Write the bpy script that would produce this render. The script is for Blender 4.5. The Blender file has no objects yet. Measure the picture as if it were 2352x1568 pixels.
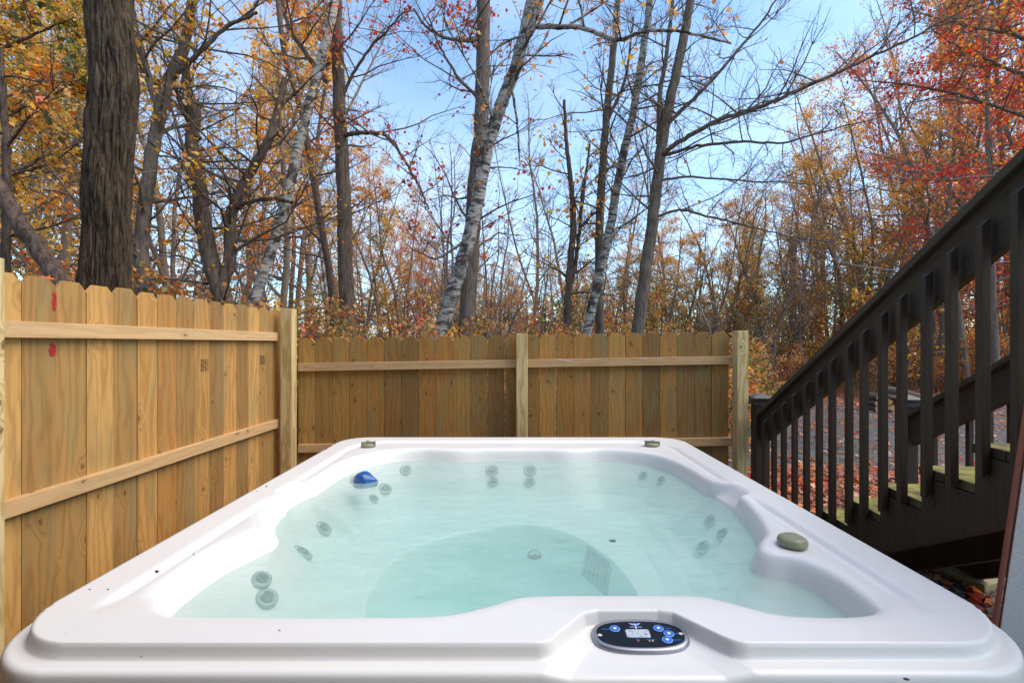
import bpy, math, random
import numpy as np
from mathutils import Vector, Matrix, noise as mnoise

# ------------------------------------------------------------------ camera, world, sun
scene = bpy.context.scene
CAMZ = 1.56
FPX = 1104.0            # focal length in the pixels of a 2352 px wide picture
cam_d = bpy.data.cameras.new("camera")
cam = bpy.data.objects.new("camera", cam_d)
scene.collection.objects.link(cam)
scene.camera = cam
cam.location = (0, 0, CAMZ)
cam.rotation_euler = (math.radians(90), 0, 0)
cam_d.sensor_width = 36
cam_d.lens = 36 * FPX / 2352
cam_d.shift_y = 6 / 2352
cam_d.clip_start = 0.05
cam_d.clip_end = 2000

SUN_EL, SUN_AZ = 52.0, 98.0       # azimuth measured from +Y towards +X
world = bpy.data.worlds.new("World")
scene.world = world
world.use_nodes = True
wn = world.node_tree
wn.nodes.clear()
w_out = wn.nodes.new('ShaderNodeOutputWorld')
w_bg = wn.nodes.new('ShaderNodeBackground')
w_sky = wn.nodes.new('ShaderNodeTexSky')
w_sky.sky_type = 'NISHITA'
w_sky.sun_disc = False
w_sky.sun_elevation = math.radians(SUN_EL)
w_sky.sun_rotation = math.radians(SUN_AZ)
w_sky.air_density = 1.0
w_sky.dust_density = 0.3
w_sky.ozone_density = 1.0
w_tc = wn.nodes.new('ShaderNodeTexCoord')
w_map = wn.nodes.new('ShaderNodeMapping')
w_map.inputs['Scale'].default_value = (1.0, 1.0, 2.6)
w_no = wn.nodes.new('ShaderNodeTexNoise')
w_no.inputs['Scale'].default_value = 1.7
w_no.inputs['Detail'].default_value = 6
w_no.inputs['Roughness'].default_value = 0.55
w_rmp = wn.nodes.new('ShaderNodeValToRGB')
w_rmp.color_ramp.elements[0].position = 0.38
w_rmp.color_ramp.elements[0].color = (0.05, 0.05, 0.05, 1)
w_rmp.color_ramp.elements[1].position = 0.72
w_rmp.color_ramp.elements[1].color = (0.26, 0.26, 0.26, 1)
w_mix = wn.nodes.new('ShaderNodeMixRGB')
w_mix.inputs['Color2'].default_value = (8.6, 8.2, 7.9, 1)
wn.links.new(w_tc.outputs['Generated'], w_map.inputs['Vector'])
wn.links.new(w_map.outputs['Vector'], w_no.inputs['Vector'])
wn.links.new(w_no.outputs['Fac'], w_rmp.inputs['Fac'])
wn.links.new(w_rmp.outputs['Color'], w_mix.inputs['Fac'])
w_tint = wn.nodes.new('ShaderNodeMixRGB'); w_tint.blend_type = 'MULTIPLY'; w_tint.inputs['Fac'].default_value = 1.0
w_tint.inputs['Color2'].default_value = (.84, 1.21, 1.38, 1)
wn.links.new(w_sky.outputs['Color'], w_tint.inputs['Color1'])
wn.links.new(w_tint.outputs['Color'], w_mix.inputs['Color1'])
wn.links.new(w_mix.outputs['Color'], w_bg.inputs['Color'])
w_bg.inputs['Strength'].default_value = 0.105
wn.links.new(w_bg.outputs['Background'], w_out.inputs['Surface'])

sun_d = bpy.data.lights.new("sun", 'SUN')
sun_d.energy = 2.05
sun_d.angle = math.radians(60)
sun_d.color = (1.0, 0.88, 0.74)
sun = bpy.data.objects.new("sun", sun_d)
scene.collection.objects.link(sun)
_el, _az = math.radians(SUN_EL), math.radians(SUN_AZ)
_dir = Vector((math.sin(_az) * math.cos(_el), math.cos(_az) * math.cos(_el), math.sin(_el)))
sun.rotation_euler = _dir.to_track_quat('Z', 'Y').to_euler()

scene.view_settings.view_transform = 'Standard'
scene.view_settings.look = 'None'
scene.view_settings.exposure = 1.15
scene.view_settings.gamma = 1.0
scene.cycles.max_bounces = 10
scene.cycles.transparent_max_bounces = 16
scene.cycles.volume_bounces = 4

R = math.radians
rng = np.random.default_rng(7)
random.seed(7)
COL = scene.collection


def P(px, py, Y):
    return np.array([(px - 1176) / FPX * Y, Y, CAMZ + (790 - py) / FPX * Y])


# ------------------------------------------------------------------ object helpers
def tag(o, label=None, cat=None, group=None, kind=None):
    if label: o['label'] = label
    if cat: o['category'] = cat
    if group: o['group'] = group
    if kind: o['kind'] = kind
    return o


def empty(name, loc=(0, 0, 0)):
    o = bpy.data.objects.new(name, None)
    o.empty_display_size = 0.2
    COL.objects.link(o)
    o.location = loc
    return o


def link(name, me, mats, parent=None, loc=None):
    if not isinstance(mats, (list, tuple)): mats = [mats]
    for m in mats:
        if m is not None and len(me.materials) < len(mats): me.materials.append(m)
    o = bpy.data.objects.new(name, me)
    COL.objects.link(o)
    if parent is not None:
        o.parent = parent
        if loc is None:
            o.location = -parent.location     # geometry given in world coordinates
    if loc is not None: o.location = loc
    return o


def fast_mesh(name, verts, faces, n, smooth=False):
    """verts (V,3), faces (F,n) all with n corners"""
    me = bpy.data.meshes.new(name)
    verts = np.asarray(verts, dtype=np.float32)
    faces = np.asarray(faces, dtype=np.int32)
    me.vertices.add(len(verts))
    me.vertices.foreach_set('co', verts.ravel())
    me.loops.add(faces.size)
    me.loops.foreach_set('vertex_index', faces.ravel())
    me.polygons.add(len(faces))
    me.polygons.foreach_set('loop_start', np.arange(0, faces.size, n, dtype=np.int32))
    me.polygons.foreach_set('loop_total', np.full(len(faces), n, dtype=np.int32))
    if smooth: me.polygons.foreach_set('use_smooth', np.ones(len(faces), dtype=bool))
    me.update(calc_edges=True)
    return me


def smooth_all(me, flag=True):
    me.polygons.foreach_set('use_smooth', np.full(len(me.polygons), flag))


def bevel(o, w=0.003, seg=2, ang=35):
    b = o.modifiers.new('bevel', 'BEVEL')
    b.width = w
    b.segments = seg
    b.limit_method = 'ANGLE'
    b.angle_limit = R(ang)
    return o


class MB:
    """collects prisms (planks) with UVs in metres: u across, v along the grain"""
    def __init__(self):
        self.v, self.f, self.uv, self.rnd = [], [], [], []

    def prism(self, c, ax, al, outline, t, rnd=None):
        """outline: list of (a, l) in the plane of ax, al; extruded t along ax x al (centred)"""
        c = Vector(c); ax = Vector(ax).normalized(); al = Vector(al).normalized()
        an = ax.cross(al).normalized()
        if rnd is None: rnd = random.random()
        ou, ov = rnd * 37.0, rnd * 91.0
        n = len(outline); b = len(self.v)
        for s in (-.5, .5):
            for a, l in outline:
                self.v.append(c + ax * a + al * l + an * (s * t))
        self.f.append([b + i for i in range(n)][::-1])
        self.uv.append([(outline[i][0] + ou, outline[i][1] + ov) for i in range(n)][::-1])
        self.f.append([b + n + i for i in range(n)])
        self.uv.append([(outline[i][0] + ou + .3, outline[i][1] + ov) for i in range(n)])
        for i in range(n):
            j = (i + 1) % n
            self.f.append([b + i, b + j, b + n + j, b + n + i])
            (a0, l0), (a1, l1) = outline[i], outline[j]
            if abs(l1 - l0) >= abs(a1 - a0):
                self.uv.append([(a0 + ou + .7, l0 + ov), (a0 + ou + .7, l1 + ov), (a0 + t + ou + .7, l1 + ov), (a0 + t + ou + .7, l0 + ov)])
            else:
                self.uv.append([(a0 + ou, l0 + ov), (a1 + ou, l0 + ov), (a1 + ou, l0 + t + ov), (a0 + ou, l0 + t + ov)])
        self.rnd += [rnd] * (n + 2)
        return self

    def box(self, c, size, along='z', rnd=None):
        """axis aligned box"""
        sx, sy, sz = size
        if along == 'z': ax, al, w, l, t = (1, 0, 0), (0, 0, 1), sx, sz, sy
        elif along == 'x': ax, al, w, l, t = (0, 0, 1), (1, 0, 0), sz, sx, sy
        else: ax, al, w, l, t = (1, 0, 0), (0, 1, 0), sx, sy, sz
        return self.prism(c, ax, al, [(-w / 2, -l / 2), (w / 2, -l / 2), (w / 2, l / 2), (-w / 2, l / 2)], t, rnd)

    def bar(self, p, q, w, t, side, rnd=None, trim=None):
        """plank from p to q, w wide along side (made perpendicular), t thick"""
        p, q = Vector(p), Vector(q)
        al = (q - p).normalized(); side = Vector(side)
        ax = (side - al * side.dot(al)).normalized(); l = (q - p).length
        return self.prism((p + q) / 2, ax, al, [(-w / 2, -l / 2), (w / 2, -l / 2), (w / 2, l / 2), (-w / 2, l / 2)], t, rnd)

    def build(self, name, m, parent=None, bev=0.0):
        me = bpy.data.meshes.new(name)
        me.from_pydata([tuple(v) for v in self.v], [], self.f)
        uvl = me.uv_layers.new(name='UVMap')
        flat = [c for f in self.uv for uv in f for c in uv]
        uvl.data.foreach_set('uv', flat)
        at = me.attributes.new('rnd', 'FLOAT', 'FACE')
        at.data.foreach_set('value', self.rnd)
        me.update()
        o = link(name, me, m, parent)
        if bev: bevel(o, bev)
        return o


# ------------------------------------------------------------------ material helpers
class NT:
    def __init__(self, name, disp=False):
        self.m = bpy.data.materials.new(name)
        self.m.use_nodes = True
        self.t = self.m.node_tree
        self.b = self.t.nodes['Principled BSDF']
        self.out = self.t.nodes['Material Output']

    def n(self, typ, **kw):
        nd = self.t.nodes.new(typ)
        for k, v in kw.items():
            if k.startswith('_'): setattr(nd, k[1:], v)
            else: self.set(nd, k.replace('__', ' '), v)
        return nd

    def set(self, nd, k, v):
        s = nd.inputs[int(k[1:])] if k[0] == 'i' and k[1:].isdigit() else nd.inputs[k]
        if isinstance(v, bpy.types.NodeSocket): self.t.links.new(v, s)
        elif isinstance(v, (tuple, list)) and len(v) == 3 and s.type == 'RGBA': s.default_value = (*v, 1)
        else: s.default_value = v

    def math(self, op, a, b=0.0, c=None, clamp=False):
        nd = self.t.nodes.new('ShaderNodeMath'); nd.operation = op; nd.use_clamp = clamp
        self.set(nd, 'i0', a); self.set(nd, 'i1', b)
        if c is not None: self.set(nd, 'i2', c)
        return nd.outputs[0]

    def mix(self, fac, a, b, blend='MIX'):
        nd = self.t.nodes.new('ShaderNodeMixRGB'); nd.blend_type = blend
        self.set(nd, 'Fac', fac); self.set(nd, 'Color1', a); self.set(nd, 'Color2', b)
        return nd.outputs[0]

    def ramp(self, fac, stops):
        nd = self.t.nodes.new('ShaderNodeValToRGB')
        cr = nd.color_ramp
        while len(cr.elements) < len(stops): cr.elements.new(0.5)
        for e, (p, c) in zip(cr.elements, stops):
            e.position = p
            e.color = (*c, 1) if isinstance(c, (tuple, list)) else (c, c, c, 1)
        self.set(nd, 'Fac', fac)
        return nd.outputs[0]

    def noise(self, vec, scale, detail=3, rough=.5, dist=0.0):
        nd = self.n('ShaderNodeTexNoise', Scale=scale, Detail=detail, Roughness=rough, Distortion=dist)
        if vec is not None: self.set(nd, 'Vector', vec)
        return nd.outputs['Fac']

    def mapping(self, vec, scale=(1, 1, 1), loc=(0, 0, 0)):
        nd = self.t.nodes.new('ShaderNodeMapping')
        self.set(nd, 'Vector', vec); nd.inputs['Scale'].default_value = scale; nd.inputs['Location'].default_value = loc
        return nd.outputs[0]

    def bump(self, h, strength=.3, dist=.01, normal=None):
        nd = self.n('ShaderNodeBump', Strength=strength, Distance=dist, Height=h)
        if normal is not None: self.set(nd, 'Normal', normal)
        return nd.outputs[0]

    def P(self, **kw):
        for k, v in kw.items(): self.set(self.b, k.replace('__', ' '), v)
        return self


def simple(name, col, rough=.5, metal=0, var=.12, scale=30, bump=0.0, spec=.5):
    t = NT(name)
    tc = t.n('ShaderNodeTexCoord').outputs['Object']
    n = t.noise(tc, scale, 5, .6)
    c = t.mix(t.math('MULTIPLY', n, var * 2), col, tuple(x * .45 for x in col))
    t.P(Base__Color=c, Roughness=rough, Metallic=metal)
    t.b.inputs['Specular IOR Level'].default_value = spec
    if bump: t.P(Normal=t.bump(n, bump, .01))
    return t.m


def wood(name, light, dark, knotc, green=.5, greenc=(.17, .2, .1), rough=.72, knots=1.0, grain=.5, bstr=.25, moss=None, var=.5):
    t = NT(name)
    uv = t.n('ShaderNodeUVMap').outputs[0]
    rnd = t.n('ShaderNodeAttribute', _attribute_name='rnd').outputs['Fac']
    wob = t.noise(t.mapping(uv, (7, 1.1, 1)), 1.0, 4, .55)
    vo = t.n('ShaderNodeTexVoronoi', _voronoi_dimensions='2D', Scale=1.0, Randomness=1.0)
    wv = t.n('ShaderNodeVectorMath', _operation='ADD', i0=t.mapping(uv, (8.0, 4.6, 1)), i1=t.n('ShaderNodeVectorMath', _operation='MULTIPLY', i0=t.n('ShaderNodeTexNoise', Scale=9.0, Detail=2.0, Vector=uv).outputs['Color'], i1=(.5, .35, 0)).outputs[0]).outputs[0]
    t.set(vo, 'Vector', wv)
    keep = t.math('GREATER_THAN', t.n('ShaderNodeSeparateColor', i0=vo.outputs['Color']).outputs[0], 1.0 - .28 * knots)
    d = t.math('ADD', vo.outputs['Distance'], t.math('MULTIPLY', t.noise(uv, 60, 2), .06))
    kf = t.math('MULTIPLY', t.ramp(d, [(0, 1.0), (.14, .55), (.42, 0.0)]), keep)
    u = t.n('ShaderNodeSeparateXYZ', i0=uv).outputs[0]
    ph = t.math('ADD', t.math('MULTIPLY', u, 62.0), t.math('ADD', t.math('MULTIPLY', wob, 17.0), t.math('MULTIPLY', kf, 9.0)))
    ring = t.math('ADD', t.math('MULTIPLY', t.math('SINE', t.math('MULTIPLY', ph, 2.2)), .5), .5)
    ring = t.math('POWER', ring, 2.2)
    fine = t.noise(t.mapping(uv, (260, 7, 1)), 1.0, 3, .6)
    streak = t.noise(t.mapping(uv, (26, 1.0, 1), (3, 1, 0)), 1.0, 4, .6)
    f = t.math('ADD', t.math('MULTIPLY', ring, grain), t.math('MULTIPLY', t.math('SUBTRACT', fine, .35), .5), clamp=True)
    col = t.mix(f, light, dark)
    tone = t.ramp(rnd, [(0, (1 - var * .42, 1 - var * .45, 1 - var * .42)), (.35, (1, .97, .9)), (.6, (1 - var * .1, 1 - var * .24, 1 - var * .36)), (1, (1 + var * .22, 1 + var * .2, 1 + var * .16))])
    col = t.mix(1.0, col, tone, 'MULTIPLY')
    col = t.mix(t.math('MULTIPLY', t.ramp(streak, [(.5, 0), (.7, 1)]), .28), col, dark)
    gn = t.noise(t.mapping(uv, (9, 1.7, 1), (11, 5, 0)), 1.0, 4, .6)
    gm = t.math('MULTIPLY', t.ramp(gn, [(.5, 0), (.66, 1)]), green)
    col = t.mix(gm, col, greenc)
    kcore = t.math('MULTIPLY', t.ramp(d, [(0.03, 1.0), (.085, .65), (.11, 0)]), keep)
    col = t.mix(t.math('MULTIPLY', t.ramp(d, [(.1, 1.0), (.3, 0)]), t.math('MULTIPLY', keep, .35)), col, dark)
    col = t.mix(t.math('MULTIPLY', kcore, .85), col, knotc)
    if moss:
        geo = t.n('ShaderNodeNewGeometry')
        nz = t.n('ShaderNodeSeparateXYZ', i0=geo.outputs['Normal']).outputs[2]
        tc = t.n('ShaderNodeTexCoord').outputs['Object']
        mn = t.noise(tc, 9, 5, .65)
        mm = t.math('MULTIPLY', t.ramp(nz, [(.4, 0), (.8, 1)]), t.ramp(mn, [(.3, 0), (.6, 1)]))
        col = t.mix(t.math('MULTIPLY', mm, moss[3]), col, moss[:3])
    t.P(Base__Color=col, Roughness=rough)
    h = t.math('SUBTRACT', t.math('MULTIPLY', fine, .5), t.math('MULTIPLY', ring, .5))
    t.P(Normal=t.bump(h, bstr, .004))
    t.b.inputs['Specular IOR Level'].default_value = .3
    return t.m


M_FENCE_L = wood('pine_light', (.45, .255, .082), (.27, .138, .038), (.10, .04, .018), green=.5, greenc=(.25, .205, .085), grain=.55, var=1.35)
M_FENCE_B = wood('pine_treated', (.42, .235, .066), (.25, .128, .033), (.07, .035, .02), green=.45, greenc=(.21, .195, .085), grain=.5, var=1.1)
M_RAIL = wood('pine_rail', (.56, .36, .18), (.39, .23, .10), (.16, .06, .03), green=.1, grain=.35, knots=.7, var=.3)
M_POST = wood('pine_post', (.66, .50, .25), (.38, .26, .09), (.13, .035, .015), green=.3, greenc=(.44, .42, .2), grain=.75, knots=.7, var=.2)
M_STAIR = wood('stained_dark_wood', (.052, .035, .025), (.027, .019, .014), (.012, .008, .006), green=.5, greenc=(.05, .046, .02), grain=.4, knots=.5, rough=.62, var=.5, bstr=.35)
M_TREAD = wood('mossy_tread_wood', (.045, .034, .022), (.022, .017, .012), (.03, .02, .01), green=.5, greenc=(.15, .14, .05), grain=.4, moss=(.34, .30, .055, .85))
M_CAPRAIL = wood('weathered_dark_wood', (.06, .046, .034), (.03, .022, .018), (.012, .008, .006), green=.6, greenc=(.06, .065, .03), grain=.4, knots=.4, rough=.6, bstr=.3)


def mat_acrylic():
    t = NT('white_acrylic')
    tc = t.n('ShaderNodeTexCoord').outputs['Object']
    n = t.noise(tc, 2.2, 4, .6)
    col = t.mix(n, (.73, .70, .662), (.685, .655, .62))
    sp = t.n('ShaderNodeTexVoronoi', Scale=21.0, Randomness=1.0)
    t.set(sp, 'Vector', tc)
    keep = t.math('GREATER_THAN', t.n('ShaderNodeSeparateColor', i0=sp.outputs['Color']).outputs[0], .80)
    spot = t.math('MULTIPLY', t.math('LESS_THAN', t.math('ADD', sp.outputs['Distance'], t.math('MULTIPLY', t.noise(tc, 300, 1), .03)), .055), keep)
    col = t.mix(t.math('MULTIPLY', spot, .8), col, (.12, .08, .05))
    dirt = t.math('MULTIPLY', t.ramp(t.noise(tc, 6.5, 6, .7), [(.60, 0), (.74, 1)]), .10)
    col = t.mix(dirt, col, (.42, .36, .28))
    t.P(Base__Color=col, Roughness=.35)
    t.b.inputs['Coat Weight'].default_value = .22
    t.b.inputs['Coat Roughness'].default_value = .07
    t.P(Normal=t.bump(t.noise(tc, 160, 2), .03, .002))
    return t.m


M_TUB = mat_acrylic()


def mat_water():
    t = NT('spa_water')
    tc = t.n('ShaderNodeTexCoord').outputs['Object']
    a = t.noise(t.mapping(tc, (1, 2.6, 1)), 9, 4, .6, .6)
    b = t.noise(t.mapping(tc, (1, 1.7, 1)), 34, 3, .6, .3)
    h = t.math('ADD', t.math('MULTIPLY', a, .7), t.math('MULTIPLY', b, .25))
    nrm = t.bump(h, .6, .010)
    fr = t.n('ShaderNodeFresnel', IOR=1.33, Normal=nrm).outputs[0]
    gl = t.n('ShaderNodeBsdfGlossy', Roughness=.03, Normal=nrm)
    tr = t.n('ShaderNodeBsdfTransparent')
    # fine bubbles and suspended milkiness close under the surface
    churn = t.noise(t.mapping(tc, (1.0, 1.7, 1)), 5.0, 6, .65, .8)
    df = t.n('ShaderNodeBsdfDiffuse', Color=t.mix(churn, (.56, .88, .76), (.74, .95, .87)))
    milk = t.n('ShaderNodeMixShader', Fac=t.ramp(churn, [(.3, .19), (.7, .30)]))
    t.t.links.new(tr.outputs[0], milk.inputs[1]); t.t.links.new(df.outputs[0], milk.inputs[2])
    mx = t.n('ShaderNodeMixShader', Fac=fr)
    t.t.links.new(milk.outputs[0], mx.inputs[1]); t.t.links.new(gl.outputs[0], mx.inputs[2])
    t.t.links.new(mx.outputs[0], t.out.inputs['Surface'])
    v = t.n('ShaderNodeVolumePrincipled', Color=(.25, .38, .36), Density=1.5)
    v.inputs['Absorption Color'].default_value = (.42, .975, .91, 1)
    t.t.links.new(v.outputs[0], t.out.inputs['Volume'])
    return t.m


M_WATER = mat_water()
M_KNOB = simple('sage_plastic', (.26, .245, .145), .42, var=.12, scale=60, bump=.05)
M_CABINET = wood('cabinet_wood', (.10, .07, .05), (.06, .04, .03), (.03, .02, .01))


def mat_bark(name, light, dark, scale=1.0, bump=.8, lichen=None, moss=0):
    t = NT(name)
    tc = t.n('ShaderNodeTexCoord').outputs['Object']
    a = t.noise(t.mapping(tc, (1, 1, .18)), 22 * scale, 5, .65, .4)
    b = t.noise(t.mapping(tc, (1, 1, .5)), 70 * scale, 3, .6)
    f = t.math('ADD', t.math('MULTIPLY', a, .8), t.math('MULTIPLY', b, .2))
    col = t.ramp(f, [(.38, dark), (.5, tuple((x + y) / 2 for x, y in zip(light, dark))), (.62, light)])
    if lichen:
        ln = t.noise(tc, 5.5 * scale, 5, .7)
        col = t.mix(t.ramp(ln, [(.55, 0), (.68, .6)]), col, lichen)
    t.P(Base__Color=col, Roughness=.88, Normal=t.bump(f, bump, .03 / scale))
    t.b.inputs['Specular IOR Level'].default_value = .2
    return t.m


def mat_birch(name, white, dark, mark=.5):
    t = NT(name)
    tc = t.n('ShaderNodeTexCoord').outputs['Object']
    a = t.noise(t.mapping(tc, (1.6, 1.6, 9)), 3.2, 5, .7, .3)
    b = t.noise(t.mapping(tc, (1, 1, 1.2)), 3.0, 5, .65)
    c = t.noise(t.mapping(tc, (1, 1, .6)), 30, 3, .6)
    m1 = t.ramp(a, [(mark + .02, 0), (mark + .1, 1)])
    m2 = t.ramp(b, [(.50, 0), (.58, 1)])
    col = t.mix(c, white, tuple(x * .72 for x in white))
    col = t.mix(t.math('MAXIMUM', m1, m2), col, dark)
    t.P(Base__Color=col, Roughness=.8, Normal=t.bump(t.math('ADD', a, c), .5, .02))
    t.b.inputs['Specular IOR Level'].default_value = .2
    return t.m


M_OAK = mat_bark('oak_bark', (.10, .066, .04), (.018, .012, .008), 1.0, 1.0, lichen=(.075, .065, .04))
M_BARK = mat_bark('grey_brown_bark', (.20, .155, .12), (.075, .056, .043), 1.3, .6, lichen=(.2, .17, .13))
M_BARK_D = mat_bark('dark_bark', (.20, .14, .10), (.065, .046, .035), 1.2, .8)
M_BARK_F = mat_bark('pale_wood_bark', (.26, .20, .155), (.13, .10, .078), 1.6, .4)
M_BIRCH = mat_birch('birch_bark', (.43, .39, .345), (.055, .043, .036), .46)
M_BIRCH_S = mat_birch('spotted_birch_bark', (.42, .38, .33), (.085, .065, .05), .46)


def mat_leaf(name='leaf', trans=.52):
    t = NT(name)
    c = t.n('ShaderNodeAttribute', _attribute_name='col').outputs['Color']
    d = t.n('ShaderNodeBsdfDiffuse', Color=c)
    tr = t.n('ShaderNodeBsdfTranslucent', Color=t.mix(1.0, c, (1.25, 1.1, .8), 'MULTIPLY'))
    mx = t.n('ShaderNodeMixShader', Fac=trans)
    t.t.links.new(d.outputs[0], mx.inputs[1]); t.t.links.new(tr.outputs[0], mx.inputs[2])
    gl = t.n('ShaderNodeBsdfGlossy', Roughness=.45, Color=(1, 1, 1))
    m2 = t.n('ShaderNodeMixShader', Fac=.04)
    t.t.links.new(mx.outputs[0], m2.inputs[1]); t.t.links.new(gl.outputs[0], m2.inputs[2])
    t.t.links.new(m2.outputs[0], t.out.inputs['Surface'])
    return t.m


M_LEAF = mat_leaf()


def mat_ground():
    t = NT('forest_floor')
    tc = t.n('ShaderNodeTexCoord').outputs['Object']
    v = t.n('ShaderNodeTexVoronoi', Scale=13.0); t.set(v, 'Vector', tc)
    r = t.n('ShaderNodeSeparateColor', i0=v.outputs['Color']).outputs[0]
    col = t.ramp(r, [(0, (.09, .05, .03)), (.3, (.20, .07, .03)), (.55, (.24, .11, .04)), (.8, (.16, .09, .06)), (1, (.28, .17, .12))])
    n = t.noise(tc, 1.2, 6, .65)
    col = t.mix(t.ramp(n, [(.4, 0), (.65, .8)]), col, (.06, .045, .03))
    g = t.noise(tc, .5, 4, .6)
    col = t.mix(t.ramp(g, [(.56, 0), (.7, .6)]), col, (.09, .10, .03))
    t.P(Base__Color=col, Roughness=.9, Normal=t.bump(v.outputs['Distance'], .6, .03))
    return t.m


def mat_gravel():
    t = NT('gravel')
    tc = t.n('ShaderNodeTexCoord').outputs['Object']
    v = t.n('ShaderNodeTexVoronoi', Scale=38.0); t.set(v, 'Vector', tc)
    r = t.n('ShaderNodeSeparateColor', i0=v.outputs['Color']).outputs[0]
    n = t.noise(tc, .9, 6, .6)
    col = t.ramp(r, [(0, (.03, .027, .025)), (.6, (.065, .06, .056)), (1, (.13, .12, .115))])
    col = t.mix(t.ramp(n, [(.38, 0), (.66, .7)]), col, (.12, .11, .10))
    t.P(Base__Color=col, Roughness=.85, Normal=t.bump(v.outputs['Distance'], .8, .02))
    return t.m


M_GROUND = mat_ground()
M_GRAVEL = mat_gravel()

# ------------------------------------------------------------------ ground
gx = np.concatenate([np.linspace(-400, -40, 10), np.linspace(-36, 44, 90), np.linspace(50, 400, 10)])
gy = np.concatenate([np.linspace(-60, -4, 8), np.linspace(-3, 60, 90), np.linspace(70, 600, 12)])
GX, GY = np.meshgrid(gx, gy)
GZ = .0 + .16 * np.sin(GX * .31 + 1) * np.sin(GY * .23) * np.clip((GY - 14) / 12, 0, 1) + np.clip((GY - 15) / 40, 0, 1.2) * .9
vv = np.stack([GX, GY, GZ], -1).reshape(-1, 3)
ny, nx = GX.shape
ii = np.arange(ny * nx).reshape(ny, nx)
ff = np.stack([ii[:-1, :-1], ii[:-1, 1:], ii[1:, 1:], ii[1:, :-1]], -1).reshape(-1, 4)
g = link('ground', fast_mesh('ground', vv, ff, 4, True), M_GROUND)
tag(g, kind='structure')


def ground_z(x, y):
    return .16 * math.sin(x * .31 + 1) * math.sin(y * .23) * min(max((y - 14) / 12, 0), 1) + min(max((y - 15) / 40, 0), 1.2) * .9


# driveway sheet with an uneven edge, and gravel bed under the stairs
def ribbon(name, xs, lo, hi, z, m):
    n = len(xs); verts = []
    for x, a, b in zip(xs, lo, hi):
        for k in range(9): verts.append((x, a + (b - a) * k / 8, z))
    fs = [[i * 9 + k, (i + 1) * 9 + k, (i + 1) * 9 + k + 1, i * 9 + k + 1] for i in range(n - 1) for k in range(8)]
    return tag(link(name, fast_mesh(name, verts, fs, 4), m), kind='structure')


xs = np.linspace(1.0, 60, 120)
ribbon('driveway', xs, 6.1 + .25 * np.sin(xs * 2.1) + .15 * np.sin(xs * 5.3) - np.clip(xs - 5, 0, 9) * .12,
       11.9 + .2 * np.sin(xs * 1.7) + .12 * np.sin(xs * 6.1) + np.clip(xs - 6, 0, 30) * .05, .005, M_GRAVEL)
xs = np.linspace(-2.1, 3.05, 30)
M_MULCH = NT('dark_stone_bed')
_tc = M_MULCH.n('ShaderNodeTexCoord').outputs['Object']
_v = M_MULCH.n('ShaderNodeTexVoronoi', Scale=24.0); M_MULCH.set(_v, 'Vector', _tc)
M_MULCH.P(Base__Color=M_MULCH.ramp(M_MULCH.n('ShaderNodeSeparateColor', i0=_v.outputs['Color']).outputs[0], [(0, (.03, .028, .026)), (.7, (.085, .075, .065)), (1, (.2, .17, .14))]),
          Roughness=.9, Normal=M_MULCH.bump(_v.outputs['Distance'], 1.0, .03))
ribbon('gravel_bed', xs, -1.2 + 0 * xs, 3.35 + .1 * np.sin(xs * 7), .006, M_MULCH.m)


# ------------------------------------------------------------------ hot tub
T = 0.94
WZ = T - .077


def sd_poly(px, py, poly):
    poly = np.asarray(poly, dtype=np.float64)
    d = np.full(px.shape, 1e9); inside = np.zeros(px.shape, dtype=bool)
    n = len(poly)
    for i in range(n):
        ax, ay = poly[i]; bx, by = poly[(i + 1) % n]
        ex, ey = bx - ax, by - ay
        wx, wy = px - ax, py - ay
        h = np.clip((wx * ex + wy * ey) / (ex * ex + ey * ey + 1e-12), 0, 1)
        d = np.minimum(d, (wx - ex * h) ** 2 + (wy - ey * h) ** 2)
        c = (ay > py) != (by > py)
        with np.errstate(divide='ignore', invalid='ignore'):
            xi = (bx - ax) * (py - ay) / (by - ay) + ax
        inside ^= c & (px < xi)
    d = np.sqrt(d)
    return np.where(inside, -d, d)


def sd_rbox(x, y, cx, cy, hx, hy, r):
    qx = np.abs(x - cx) - hx + r; qy = np.abs(y - cy) - hy + r
    return np.hypot(np.maximum(qx, 0), np.maximum(qy, 0)) + np.minimum(np.maximum(qx, qy), 0) - r


def catmull(pts, k=6):
    pts = np.asarray(pts, float); n = len(pts); out = []
    for i in range(n):
        p0, p1, p2, p3 = pts[i - 1], pts[i], pts[(i + 1) % n], pts[(i + 2) % n]
        for j in range(k):
            s = j / k
            out.append(.5 * ((2 * p1) + (-p0 + p2) * s + (2 * p0 - 5 * p1 + 4 * p2 - p3) * s * s + (-p0 + 3 * p1 - 3 * p2 + p3) * s ** 3))
    return np.array(out)


def sstep(a, b, x):
    t = np.clip((x - a) / (b - a), 0, 1)
    return t * t * (3 - 2 * t)


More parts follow.
